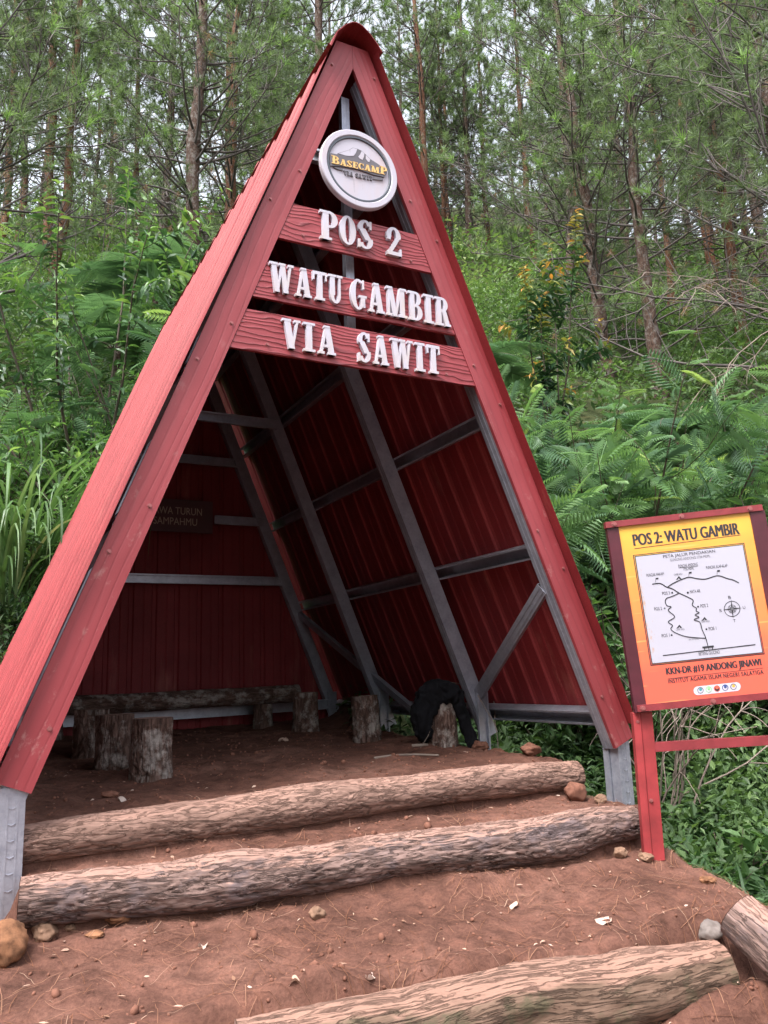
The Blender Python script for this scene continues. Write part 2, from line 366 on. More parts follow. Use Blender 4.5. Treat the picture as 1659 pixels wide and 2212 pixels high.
def soil_mat():
    m, nt, b = new_mat('ground_soil'); c = obj_coord(nt); mk = attr(nt, 'soil')
    big = noise_node(nt, c, 1.7, 6, 0.6); med = noise_node(nt, c, 13, 8, 0.68); fine = noise_node(nt, c, 95, 5, 0.7)
    a = ramp(nt, big.outputs['Fac'], [(0.3, (0.078, 0.036, 0.026)), (0.5, (0.120, 0.056, 0.041)), (0.7, (0.168, 0.085, 0.064))])
    bb = ramp(nt, med.outputs['Fac'], [(0.28, (0.50, 0.48, 0.46)), (0.5, (1, 1, 1)), (0.70, (1.40, 1.36, 1.32))])
    cc = mixc(nt, 1.0, a.outputs[0], bb.outputs[0], 'MULTIPLY')
    f = ramp(nt, fine.outputs['Fac'], [(0.32, (0.72, 0.7, 0.7)), (0.6, (1.08, 1.08, 1.08))])
    cc = mixc(nt, 1.0, cc, f.outputs[0], 'MULTIPLY')
    ln = noise_node(nt, c, 2.5, 8, 0.7)
    lit = ramp(nt, ln.outputs['Fac'], [(0.3, (0.020, 0.026, 0.012)), (0.55, (0.045, 0.055, 0.022)), (0.75, (0.10, 0.085, 0.04))])
    cc = mixc(nt, mk.outputs['Fac'], lit.outputs[0], cc)
    nt.links.new(cc, b.inputs['Base Color']); b.inputs['Roughness'].default_value = 0.92; b.inputs['Specular IOR Level'].default_value = 0.15
    p = bump(nt, b, med.outputs['Fac'], 0.5, 0.02); bump(nt, b, fine.outputs['Fac'], 0.55, 0.006, p); return m
MAT['soil'] = soil_mat()
MAT['clod'] = plain('soil_clod', (0.17, 0.078, 0.055), 0.95, 0, 0.3, 30, 0.1)
MAT['stone'] = plain('brown_stone', (0.18, 0.105, 0.07), 0.85, 0, 0.4, 22, 0.25)
MAT['orange_stone'] = plain('orange_stone', (0.19, 0.088, 0.046), 0.9, 0, 0.6, 30, 0.25)
MAT['grey_stone'] = plain('grey_stone', (0.15, 0.125, 0.115), 0.8, 0, 0.4, 18, 0.25)
MAT['straw'] = leaf_mat('dry_needles', [(0, (0.13, 0.055, 0.032)), (0.5, (0.22, 0.10, 0.06)), (0.9, (0.30, 0.165, 0.11)), (1, (0.42, 0.28, 0.21))], 0.1, 0.8, 0.1, (1, 1, 1))
MAT['dry_leaf'] = leaf_mat('dry_leaf', [(0, (0.22, 0.12, 0.08)), (0.6, (0.45, 0.30, 0.23)), (1, (0.60, 0.48, 0.42))], 0.1, 0.8, 0.1, (1, 1, 1))

MAT['weed'] = leaf_mat('bright_weed_leaf', [(0, (0.040, 0.088, 0.034)), (0.5, (0.088, 0.172, 0.060)), (0.9, (0.165, 0.285, 0.095)), (1, (0.25, 0.36, 0.13))])
MAT['dark_leaf'] = leaf_mat('dark_green_leaf', [(0, (0.028, 0.062, 0.028)), (0.5, (0.060, 0.125, 0.048)), (0.9, (0.115, 0.21, 0.078)), (1, (0.21, 0.31, 0.14))])
MAT['glossy'] = leaf_mat('glossy_broad_leaf', [(0, (0.026, 0.062, 0.030)), (0.5, (0.062, 0.130, 0.050)), (0.85, (0.155, 0.27, 0.075)), (1, (0.23, 0.35, 0.10))], 0.28, 0.30, 0.6)
MAT['orange_tip'] = leaf_mat('orange_tipped_leaf', [(0, (0.018, 0.05, 0.02)), (0.45, (0.05, 0.11, 0.035)), (0.7, (0.24, 0.24, 0.05)), (1, (0.50, 0.22, 0.05))], 0.3, 0.32, 0.5, (1.1, 1.1, 0.7))
MAT['feather'] = leaf_mat('feathery_leaf', [(0, (0.052, 0.108, 0.062)), (0.5, (0.100, 0.188, 0.098)), (0.9, (0.18, 0.30, 0.125)), (1, (0.29, 0.38, 0.13))])
MAT['fern'] = leaf_mat('fern_frond', [(0, (0.048, 0.100, 0.060)), (0.5, (0.095, 0.175, 0.105)), (1, (0.18, 0.30, 0.19))], 0.4, 0.45, 0.4)
MAT['grass'] = leaf_mat('long_grass_blade', [(0, (0.055, 0.11, 0.045)), (0.5, (0.12, 0.22, 0.085)), (0.85, (0.20, 0.30, 0.16)), (1, (0.42, 0.34, 0.22))], 0.3, 0.35, 0.6)
MAT['needle'] = leaf_mat('pine_needles', [(0, (0.080, 0.112, 0.060)), (0.5, (0.138, 0.192, 0.095)), (0.8, (0.185, 0.265, 0.115)), (0.93, (0.20, 0.34, 0.09)), (1, (0.28, 0.18, 0.11))], 0.45, 0.45, 0.4, (1.05, 1.12, 0.7))
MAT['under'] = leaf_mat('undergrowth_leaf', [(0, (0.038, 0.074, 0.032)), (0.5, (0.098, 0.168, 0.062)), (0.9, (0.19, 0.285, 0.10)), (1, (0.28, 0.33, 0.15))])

# ------------------------------------------------------------------ terrain
LA0, LA1 = onZ(30, 1820, 1.045), onZ(1243, 1668, 1.055)
LB0, LB1 = onZ(46, 1952, 0.87), onZ(1372, 1783, 0.88)
LC0, LC1 = onZ(520, 2315, 0.555), onZ(1545, 2098, 0.575)
def sdline(P0, P1, x, y):
    d = nrm((P1 - P0)[:2]); return -(x - P0[0]) * d[1] + (y - P0[1]) * d[0]
def softplus(t, k=1.6): return np.log1p(np.exp(np.clip(t * k, -40, 40))) / k
def terrain(x, y, full=False):
    x = np.atleast_1d(np.asarray(x, float)); y = np.atleast_1d(np.asarray(y, float))
    X, Y = w2hut(x, y)
    a, b, c = sdline(LA0, LA1, x, y), sdline(LB0, LB1, x, y), sdline(LC0, LC1, x, y)
    t = np.clip(c / (c - b + 1e-6), 0, 1)
    L0 = 0.44 + 0.22 * np.minimum(c, 0); L0 = np.maximum(L0, 0.0)
    L1 = 0.66 + 0.11 * t
    inner = sstep(-1.46, -1.38, X) * (1 - sstep(1.24, 1.40, X))
    L2 = 0.80 + 0.15 * inner
    L3 = 0.86 + (0.255 + 0.032 * np.clip(a, 0, 6)) * np.maximum(inner, sstep(0.35, 0.7, Y))
    z = L0 + (L1 - L0) * sstep(-.06, .05, c); z = z + (L2 - z) * sstep(-.06, .05, b); z = z + (L3 - z) * sstep(-.06, .05, a)
    z = z + 0.05 * np.exp(-((b + .12) / .06) ** 2) * (0.5 + 0.5 * vnoise(np.stack([x * 3, y * 3, 0 * x], 1)))
    al = (x - LC1[0]) * nrm((LC1 - LC0)[:2])[0] + (y - LC1[1]) * nrm((LC1 - LC0)[:2])[1]
    z = z + 0.17 * np.exp(-((c + .13) / .10) ** 2) * sstep(-.55, -.05, al) * (1 - sstep(.12, .35, al)) + 0.075 * np.exp(-((c - .08) / .07) ** 2) * (0.6 + 0.8 * vnoise(np.stack([x * 4, y * 4, 0 * x + 4], 1)))
    xr = np.where(Y > 0.45, 1.2, np.where(Y > 0.1, 1.2 + 0.18 * (0.45 - Y) / 0.35, 1.38)); xr = np.where(Y < -0.15, 1.38 - 0.16 * sstep(0.15, 0.45, -Y) + np.maximum(-1.15 - Y, 0) * 1.6, xr)
    xl = np.where(Y > -0.3, -1.78, -1.78 - 2.0 * (-0.3 - Y))
    wob = 0.10 * fbm(np.stack([x * 2.1, y * 2.1, 0 * x + 3], 1), 3)
    mr = 1 - sstep(0.0, 0.42, X - xr + wob); ml = 1 - sstep(0, 0.5, xl - X + wob); mb = 1 - sstep(3.75, 4.3, Y)
    mask = mr * ml * mb
    s = y - 0.08 * x
    bank = sstep(1.65, 3.1, -X) * 1.55 * sstep(-2.2, 0.3, Y)
    lr = sstep(0.6, 3.4, -x) * sstep(5.6, 7.6, y)
    hill = 0.18 + 0.70 * softplus(s - 5.6) + bank * (1 - lr) + 0.85 * lr + 0.10 * softplus(s - 24.0, .3)
    far = np.hypot(x, y); hill = np.where(s > 62, 44.0 + (hill - 44.0) * 0.12, hill)
    hill = hill + (0.22 * fbm(np.stack([x * .5, y * .5, 0 * x], 1), 3) + 0.5 * sstep(10, 30, far) * vnoise(np.stack([x * .12, y * .12, 0 * x + 9], 1))) * sstep(4.5, 7.5, far)
    z = z * mask + hill * (1 - mask)
    rough = mask * (0.016 * fbm(np.stack([x * 4.2, y * 4.2, 0 * x], 1), 3) + 0.0065 * fbm(np.stack([x * 19, y * 19, 0 * x + 5], 1), 4, 2.1, .7))
    edge = 4 * mask * (1 - mask)
    z = z + rough + edge * 0.05 * fbm(np.stack([x * 6, y * 6, 0 * x + 8], 1), 3)
    if full:
        left_bank = sstep(1.6, 1.9, -X) * (1 - sstep(2.5, 3.0, -X)) * (1 - sstep(2.6, 3.4, Y))
        return z, np.clip(sstep(0.25, 0.7, mask + 0.3 * vnoise(np.stack([x * 5, y * 5, 0 * x], 1)) * (1 - mask)) + 0.8 * left_bank, 0, 1)
    return z
def T1(x, y): return float(terrain(x, y)[0])
def hit(u, v, far=80.0, near=1.5):
    """first point where the view direction of a photo pixel meets the ground"""
    d = ray(u, v); t = np.concatenate([np.arange(near, 12, 0.02), np.arange(12, far, 0.15)]) / d[1]
    P = CAM + d * t[:, None]; k = np.nonzero(P[:, 2] < terrain(P[:, 0], P[:, 1]))[0]
    return P[k[0]] if len(k) else P[-1]
def at_dist(u, v, dist):
    """ground point standing under the view direction of a photo pixel at the given forward distance"""
    d = ray(u, v); p = d[:2] / d[1] * dist; return np.array([p[0], p[1], T1(p[0], p[1])])
def axis_vals(lo, hi, step, out, g=1.13):
    mid = list(np.arange(lo, hi, step)); a = []; s = step; v = lo
    while v > -out: s *= g; v -= s; a.append(v)
    b = []; s = step; v = mid[-1]
    while v < out: s *= g; v += s; b.append(v)
    return np.array(a[::-1] + mid + b)
gx = axis_vals(-2.4, 2.5, 0.021, 170); gy = axis_vals(1.9, 6.6, 0.021, 200)
GX, GY = np.meshgrid(gx, gy); gz, soil = terrain(GX.ravel(), GY.ravel(), True)
nx_, ny_ = len(gx), len(gy)
ii = (np.arange(ny_ - 1)[:, None] * nx_ + np.arange(nx_ - 1)[None]).ravel()
gm = MB(); gm.add(np.stack([GX.ravel(), GY.ravel(), gz], 1), np.stack([ii, ii + 1, ii + nx_ + 1, ii + nx_], 1), soil=soil)
g_o = gm.build('ground', MAT['soil'], smooth=True); tag(g_o, 'reddish brown trodden soil rising into a green forested hillside', 'ground', kind='structure')

# ------------------------------------------------------------------ logs and stumps
def plates(q):
    I = np.floor(q).astype(np.int64); f1 = np.full(len(q), 9.0); f2 = np.full(len(q), 9.0); hv = np.zeros(len(q))
    for a in (-1, 0, 1):
        for b in (-1, 0, 1):
            for c in (-1, 0, 1):
                J = I + np.array([a, b, c]); p = J + 0.5 + 0.45 * np.stack([_h(J[:, 0] + k, J[:, 1] + 7 * k, J[:, 2] + 13 * k) for k in (1, 2, 3)], 1)
                d = np.linalg.norm(p - q, axis=1); m = d < f1; f2 = np.where(m, f1, np.minimum(f2, d)); hv = np.where(m, _h(J[:, 0] + 5, J[:, 1] + 3, J[:, 2] + 9), hv); f1 = np.where(m, d, f1)
    return f2 - f1, hv
def log_mesh(path, rad, seed, depth=0.010, nu=116, dl=0.009, lump=0.05, groove=1.0, cell=(8.0, 40.0)):
    path = np.asarray(path, float); seg = np.linalg.norm(np.diff(path, axis=0), axis=1); L = np.concatenate([[0], np.cumsum(seg)])
    m = max(8, int(L[-1] / dl)); l = np.linspace(0, L[-1], m)
    P = np.stack([np.interp(l, L, path[:, i]) for i in range(3)], 1)
    k = 9; pad = np.vstack([P[:1]] * k + [P] + [P[-1:]] * k); P2 = np.stack([np.convolve(pad[:, i], np.ones(2 * k + 1) / (2 * k + 1), 'valid') for i in range(3)], 1); P2[0] = P[0]; P2[-1] = P[-1]; P = P2
    r = np.interp(l / L[-1], np.linspace(0, 1, len(rad)), rad)
    T = nrm(np.gradient(P, axis=0)); ref = np.array([0, 0, 1.0]) if abs(T[m // 2, 2]) < .8 else np.array([0, 1.0, 0])
    u = nrm(np.cross(T, ref)); w = np.cross(T, u); th = np.arange(nu) / nu * 2 * math.pi
    LL, TH = np.meshgrid(l, th, indexing='ij'); RR = r[:, None] * np.ones(nu)
    q = np.stack([LL.ravel(), (RR * np.cos(TH)).ravel(), (RR * np.sin(TH)).ravel()], 1)
    low = fbm(q * np.array([3.0, 7, 7]) + seed * 3.1, 3)
    wp = np.stack([fbm(q * np.array([9.0, 22, 22]) + seed + 31 * k, 2) for k in range(3)], 1)
    rn = np.abs(fbm(q * np.array([cell[0], cell[1], cell[1]]) + seed * 7.7 + 0.9 * wp, 3, 2.2, 0.55))
    msk = sstep(-.45, .25, fbm(q * np.array([6.0, 14, 14]) + seed * 4.4, 3))
    crk = (1 - np.clip(rn / 0.13, 0, 1)) * (0.1 + 0.9 * msk) - 0.25 * fbm(q * np.array([14.0, 40, 40]) + seed, 3)
    fine = fbm(q * np.array([40.0, 90, 90]) + seed, 2)
    long = fbm(q * np.array([1.6, 16, 16]) + seed * 2, 2)
    rr = RR.ravel() * (1 + lump * low + lump * 0.55 * long) - depth * groove * crk + depth * 0.30 * fine
    V = P[:, None] + rr.reshape(m, nu)[..., None] * (np.cos(TH)[..., None] * u[:, None] + np.sin(TH)[..., None] * w[:, None])
    i = np.arange(m - 1)[:, None] * nu; j = np.arange(nu)[None]; j2 = (j + 1) % nu
    F = np.stack([i + j, i + j2, i + nu + j2, i + nu + j], -1).reshape(-1, 4)
    return V.reshape(-1, 3), F, q, V[0], V[-1], T
def end_cap(ring, c, out, mb_, depth=0.01, seed=0):
    n = len(ring); ctr = ring.mean(0); rings = []; Vs = [ring + out * 0.0015]
    for k, s in enumerate((0.8, 0.5, 0.2)):
        p = ctr + (ring - ctr) * s + out * (0.0015 + depth * 0.3 * fbm((ring + seed) * 30 * s, 2)[:, None]); Vs.append(p)
    Vs.append(ctr[None] + out * 0.003); V = np.vstack(Vs); fs = []
    for k in range(3):
        j = np.arange(n); j2 = (j + 1) % n; fs.append(np.stack([k * n + j, k * n + j2, (k + 1) * n + j2, (k + 1) * n + j], 1))
    j = np.arange(n); fs.append(np.stack([3 * n + j, 3 * n + (j + 1) % n, np.full(n, 4 * n)], 1))
    mb_.add(V, fs)
def make_log(name, path, rad, seed, mat, label, cat='log', depth=0.010, **kw):
    V, F, q, r0, r1, T = log_mesh(path, rad, seed, depth, **kw)
    base = np.array([V[:, 0].mean(), V[:, 1].mean(), V[:, 2].min()])
    mb = MB(); mb.add(V - base, F, lc=q + seed); o = mb.build(name, mat, smooth=True); o.location = base
    tag(o, label, cat)
    for r, d in ((r0, -T[0]), (r1[::-1], T[-1])):
        e = MB(); end_cap(r - base, 0, d, e, seed=seed); e.build('cut_end', MAT['cut'], o, smooth=False)
    return o
def wob_path(P0, P1, n, amp, seed):
    t = np.linspace(0, 1, n)[:, None]; P = P0 + (P1 - P0) * t
    P = P + amp * np.stack([fbm(np.stack([t[:, 0] * 4 + seed, t[:, 0] * 0 + s, t[:, 0] * 0], 1), 2) for s in (1.5, 7.2, 13.9)], 1) * np.array([1, 1, .6]); return P
make_log('step_log', wob_path(LA0, LA1, 14, 0.016, 2.0), (0.066, 0.076, 0.080, 0.086, 0.078, 0.076, 0.080, 0.072), 2.3, MAT['log_a'], 'dusty pale log forming the top step at the shelter floor', depth=0.0060, lump=0.07)
pB = wob_path(LB0, LB1, 14, 0.020, 5.0); pB[-3:, 2] += np.array([0.0, 0.008, 0.012])
make_log('step_log', pB, (0.084, 0.086, 0.090, 0.084, 0.086, 0.094, 0.096, 0.074), 5.1, MAT['log_b'], 'weathered log with split grey bark forming the middle step between the front posts', depth=0.0095, lump=0.13, cell=(5.0, 36.0))
make_log('step_log', wob_path(LC0, LC1, 12, 0.022, 9.0), (0.118, 0.122, 0.124, 0.126, 0.122, 0.095), 8.2, MAT['log_c'], 'smooth mossy log forming the lowest step, cut off by the bottom edge', depth=0.004, lump=0.13, cell=(4.0, 44.0))
LD0, LD1 = onZ(1592, 1975, 0.76), onZ(1790, 2160, 0.56)
make_log('cut_log', wob_path(LD0, LD1, 6, 0.004, 3.0), (0.078, 0.08, 0.078), 11.7, MAT['log_b'], 'short grey log lying at the right edge beside the lowest step', depth=0.007)

def make_stump(u, v, z, h, r, seed, label, top_scale=1.0, lean=(0, 0), mat='bark', group=None):
    P = onZ(u, v, z); P[2] = T1(P[0], P[1]) - 0.01
    # slide along the ground so the base shows at the wanted pixel
    d = ray(u, v); t = np.linspace(2.0, 9.0, 1400); Q = CAM + d * t[:, None]; k = np.nonzero(Q[:, 2] < terrain(Q[:, 0], Q[:, 1]))[0]
    if len(k): P = Q[k[0]].copy()
    P[:2] += nrm(ray(u, v)[:2]) * r; P[2] = T1(P[0], P[1]) - 0.015
    path = np.array([P, P + np.array([lean[0] * .5, lean[1] * .5, h * .5]), P + np.array([lean[0], lean[1], h])])
    V, F, q, r0, r1, T = log_mesh(path, (r * 1.06, r, r * top_scale), seed, 0.015, nu=96, dl=0.008, lump=0.06, cell=(13.0, 36.0))
    mb = MB(); mb.add(V - P, F, lc=q + seed); o = mb.build('log_stump', MAT[mat], smooth=True); o.location = P
    tag(o, label, 'stump', group)
    e = MB(); end_cap(r1[::-1] - P, 0, T[-1], e, 0.006, seed); e.build('cut_face', MAT['cut'], o)
    return o, P
SG = 'stump seats in the shelter'
make_stump(325, 1690, 1.14, 0.295, 0.098, 1.0, 'nearest stump seat on the left, pale lichen on its bark', group=SG)
make_stump(246, 1664, 1.15, 0.30, 0.098, 2.0, 'middle stump in the row of three on the left', group=SG)
make_stump(196, 1638, 1.17, 0.30, 0.10, 3.0, 'rearmost stump in the row of three on the left', group=SG)
make_stump(660, 1580, 1.17, 0.30, 0.095, 4.0, 'dark stump standing before the right end of the rear bench log', group=SG)
make_stump(795, 1603, 1.15, 0.30, 0.092, 5.0, 'stump seat in the middle of the right row, leaning slightly', lean=(-0.015, 0), group=SG)
st_cl, PC = make_stump(957, 1614, 1.14, 0.27, 0.092, 6.0, 'stump seat half covered by the black cloth', top_scale=0.82, lean=(0.012, 0.0), group=SG)

# bench log at the back wall and its two supporting stumps
def bench():
    X0, X1, Yb = -1.22, 0.93, 3.22
    z0 = 0.055
    A = hut2w(X0, Yb, z0 - 0.02); B = hut2w(X1, Yb, z0 + 0.0)
    make_log('bench_log', wob_path(A, B, 10, 0.006, 4.4), (0.07, 0.072, 0.07), 14.2, MAT['bark'], 'long dark log laid as a bench along the rear wall', 'bench', depth=0.006)
    for X, lab in ((-1.0, 'stump propping the left end of the rear bench log'), (0.62, 'stump propping the right end of the rear bench log')):
        P = hut2w(X, Yb, 0); P[2] = T1(P[0], P[1]) - 0.01; top = HO[2] + z0 - 0.075
        V, F, q, r0, r1, T = log_mesh(np.array([P, (P + [P[0], P[1], top]) / 2, [P[0], P[1], top]]), (0.085, 0.08, 0.078), X * 5 + 9, 0.008, nu=40)
        mb = MB(); mb.add(V - P, F, lc=q); o = mb.build('stump_prop', MAT['bark'], smooth=True); o.location = P; tag(o, lab, 'stump')
bench()

# black garment thrown over the right-hand stump
def garment():
    top = PC + np.array([0.012, 0, 0.27]); rt = Rv * np.array([1, 1, 0]); rt = nrm(rt); fw = nrm(Fv * np.array([1, 1, 0])); up = np.array([0, 0, 1.0])
    bm = bmesh.new()
    def blob(c, rx, ry, rz, tilt=0):
        r = bmesh.ops.create_uvsphere(bm, u_segments=24, v_segments=16, radius=1.0)
        m = Matrix(((rt[0] * rx, fw[0] * ry, 0, c[0]), (rt[1] * rx, fw[1] * ry, 0, c[1]), (0, 0, rz, c[2]), (0, 0, 0, 1)))
        bmesh.ops.transform(bm, matrix=m, verts=r['verts'])
    def chain(pts, rads):
        pts = [np.array(p, float) for p in pts]
        for (p, q), (a, b) in zip(zip(pts, pts[1:]), zip(rads, rads[1:])):
            for t in np.linspace(0, 1, 5):
                c = p + (q - p) * t; k = np.array(a) * (1 - t) + np.array(b) * t
                blob(top + rt * c[0] + fw * c[1] + up * c[2], *k)
    chain([(-.10, 0, .03), (-.04, -.01, .085), (.03, 0, .07), (.085, .01, .03)], [(.075, .09, .06), (.08, .10, .055), (.075, .10, .055), (.05, .09, .06)])
    chain([(-.10, -.03, .03), (-.145, -.04, -.07), (-.13, -.05, -.17)], [(.075, .075, .08), (.06, .07, .08), (.055, .05, .06)])
    chain([(-.07, -.05, .04), (-.105, -.075, -.05), (-.125, -.08, -.14)], [(.07, .05, .06), (.05, .04, .07), (.042, .035, .05)])
    chain([(0.0, -.05, .055), (.02, -.07, .025)], [(.08, .045, .045), (.06, .03, .03)])
    chain([(.08, -.01, .03), (.115, -.015, -.08), (.155, -.03, -.19), (.175, -.045, -.262)], [(.035, .06, .06), (.034, .035, .06), (.04, .03, .05), (.038, .035, .022)])
    me = bpy.data.meshes.new('tmp'); bm.to_mesh(me); bm.free()
    o = bpy.data.objects.new('tmp_cloth', me); COL.objects.link(o)
    md = o.modifiers.new('r', 'REMESH'); md.mode = 'VOXEL'; md.voxel_size = 0.0075
    ms = o.modifiers.new('s', 'SMOOTH'); ms.iterations = 5; ms.factor = 0.5
    dg = bpy.context.evaluated_depsgraph_get(); me2 = bpy.data.meshes.new_from_object(o.evaluated_get(dg))
    bpy.data.objects.remove(o); bpy.data.meshes.remove(me)
    n = len(me2.vertices); co = np.empty(n * 3, np.float32); me2.vertices.foreach_get('co', co); co = co.reshape(-1, 3).astype(float)
    no = np.empty(n * 3, np.float32); me2.vertices.foreach_get('normal', no); no = no.reshape(-1, 3)
    q = (co - top) @ np.stack([rt, fw, up], 1)
    fold = np.abs(fbm(q * np.array([22.0, 22, 9]) + 0.8 * fbm(q * 9, 2)[:, None], 2)); co = co + no * (0.028 * (0.4 - fold) + 0.003 * fbm(q * 60, 2))[:, None]
    base = np.array([PC[0], PC[1], co[:, 2].min()]); co -= base
    me2.vertices.foreach_set('co', co.astype(np.float32).ravel()); me2.update(); me2.name = 'draped_garment'
    me2.polygons.foreach_set('use_smooth', np.ones(len(me2.polygons), bool))
    me2.materials.clear(); me2.materials.append(MAT['cloth'])
    o = bpy.data.objects.new('draped_garment', me2); COL.objects.link(o); o.location = base
    tag(o, 'black garment draped over the rightmost stump, one sleeve hanging to the floor', 'garment')
garment()

# ------------------------------------------------------------------ A-frame shelter
KS, ZA, ZO = 0.39686, S, 0.283
hut = empty('a_frame_shelter', HO - np.array([0, 0, ZO]), yaw)
tag(hut, 'red A-frame shelter of corrugated sheet on grey steel ribs, open at the front', 'shelter')
OFF = (0, 0, ZO)
NL = math.sqrt(1 + KS * KS)
def sl(side, z, n):                     # point on a slope: inner line at height z, pushed out by n metres; (X, Z)
    X = KS * (ZA - z) + n / NL; return np.array([side * X, z + n * KS / NL])
def c_profile(p0, p1, u, v, w=0.075, d=0.035, t=0.0025, lip=0.011):
    p0, p1, u, v = map(lambda a: np.asarray(a, float), (p0, p1, u, v)); u = nrm(u); v = nrm(v)
    o = [(-w / 2, 0), (w / 2, 0), (w / 2, d), (w / 2 - lip, d), (w / 2 - lip, d - t), (w / 2 - t, d - t), (w / 2 - t, t), (-w / 2 + t, t), (-w / 2 + t, d - t), (-w / 2 + lip, d - t), (-w / 2 + lip, d), (-w / 2, d)]
    # two shallow stiffening grooves in the web
    pts = [p0 + u * a + v * b for a, b in o]
    mb = MB(); mb.quadpoly(pts, p1 - p0)
    for s in (-0.2, 0.2):
        q = [p0 + u * (s * w + a) + v * b for a, b in ((-.004, -.0016), (.004, -.0016), (.004, .001), (-.004, .001))]
        mb.quadpoly(q, p1 - p0)
    return mb
YF = [0.062, 1.14, 2.485, 3.47]
def rafters():
    for i, y in enumerate(YF):
        for s in (-1, 1):
            zb = -0.30 if i == 0 else -0.28
            nn0 = 0.006 if i == 0 else -0.036; a = sl(s, zb + 0.06, nn0); b = sl(s, 3.25, nn0)
            n = np.array([s / NL, 0, KS / NL])
            mb = c_profile((a[0], y, a[1]), (b[0], y, b[1]), (0, 1, 0), n, 0.070 if i else 0.078, 0.092)
            mb.build('rafter', MAT['steel'], hut, off=OFF)
rafters()
def purlins():
    for s in (-1, 1):
        for z in (-0.109, 0.78, 1.483, 2.15, 2.85):
            c = sl(s, z, 0.134); a = np.array([-s * KS / NL, 0, 1 / NL]); n = np.array([-s / NL, 0, -KS / NL])
            c_profile((c[0], 0.024, c[1]), (c[0], 3.56, c[1]), a, n, 0.078, 0.076).build('purlin', MAT['steel'], hut, off=OFF)
purlins()
def braces():
    def br(s, y0, z0, y1, z1, nn):
        a = sl(s, z0, nn); b = sl(s, z1, nn); p, q = np.array([a[0], y0, a[1]]), np.array([b[0], y1, b[1]])
        n = np.array([s / NL, 0, KS / NL]); c_profile(p, q, np.cross(q - p, n), n, 0.07, 0.03).build('brace', MAT['steel'], hut, off=OFF)
    for s in (-1, 1):
        br(s, 0.10, 0.60, 1.10, 0.03, 0.002)
        br(s, 3.42, 0.72, 2.0, -0.10, 0.002)
braces()
def ties():
    # collar tie of the third frame and the bottom rail of the rear frame
    for (z, y, x0, x1) in ((2.125, YF[2] - 0.0415, None, None), (1.022, 3.455, None, None), (2.065, 3.455, None, None)):
        h = KS * (ZA - z) - 0.0
        c_profile((-h, y - 0.003, z), (h, y - 0.003, z), (0, 0, 1), (0, -1, 0), 0.075, 0.032).build('collar_tie', MAT['steel'], hut, off=OFF)
    h = KS * (ZA - 1.545); c_profile((0.27, 3.452, 1.545), (h, 3.452, 1.545), (0, 0, 1), (0, -1, 0), 0.075, 0.032).build('rail', MAT['steel'], hut, off=OFF)
    h = KS * (ZA + 0.07); c_profile((-h, 3.44, -0.085), (h, 3.44, -0.055), (0, 0, 1), (0, -1, 0), 0.085, 0.032).build('rail', MAT['steel'], hut, off=OFF)
    # king post behind the name planks, and the short rail that carries the round sign
    c_profile((0.0, 0.104, 1.70), (0.0, 0.104, 3.2), (1, 0, 0), (0, 1, 0), 0.045, 0.04).build('king_post', MAT['steel'], hut, off=OFF)
    z = 2.735; h = KS * (ZA - z) + 0.02
    c_profile((-h, 0.0365, z), (h, 0.0365, z), (0, 0, 1), (0, -1, 0), 0.07, 0.030).build('sign_rail', MAT['zinc'], hut, off=OFF)
ties()
def feet():
    for s, x0, x1 in ((-1, -1.486, -1.402), (1, 1.428, 1.508)):
        xm = (x0 + x1) / 2
        mb = c_profile((xm, 0.012, -0.69), (xm, 0.012, -0.165 if s < 0 else -0.20), (1, 0, 0), (0, 1, 0), x1 - x0, 0.06)
        for k in range(6):
            z = -0.24 - 0.055 * k
            mb.quadpoly([(xm - .014, .0125, z + .008), (xm, .0125, z), (xm + .014, .0125, z + .008), (xm, .0125, z + .004)], (0, -0.003, 0))
        mb.build('foot_post', MAT['steel'], hut, off=OFF)
        c = MB(); c.box((xm - 0.028 * s - .02, 0.078, -0.66), (xm - 0.028 * s + .02, 0.118, -0.10)); c.build('foot_post', MAT['steel'], hut, off=OFF)
    for i in (1, 2, 3):
        for s in (-1, 1):
            p = sl(s, -0.18, 0.0); mb = c_profile((p[0] - s * 0.05, YF[i] - 0.045, -0.40), (p[0] - s * 0.05, YF[i] - 0.045, 0.05), (1, 0, 0), (0, -1, 0), 0.08, 0.02)
            mb.build('foot_post', MAT['steel'], hut, off=OFF)
feet()
def rib_profile(y0, y1, pitch=0.2, rib=0.010):
    pts = []; y = y0
    while y < y1 - 1e-6:
        p = pitch
        for f, h in ((0.0, 0.0), (0.38, 0.0), (0.41, 0.003), (0.45, 0.0), (0.74, 0.0), (0.79, rib), (0.94, rib), (0.995, 0.0)):
            if y + f * p <= y1: pts.append((y + f * p, h))
        y += p
    pts.append((y1, 0.0)); return pts
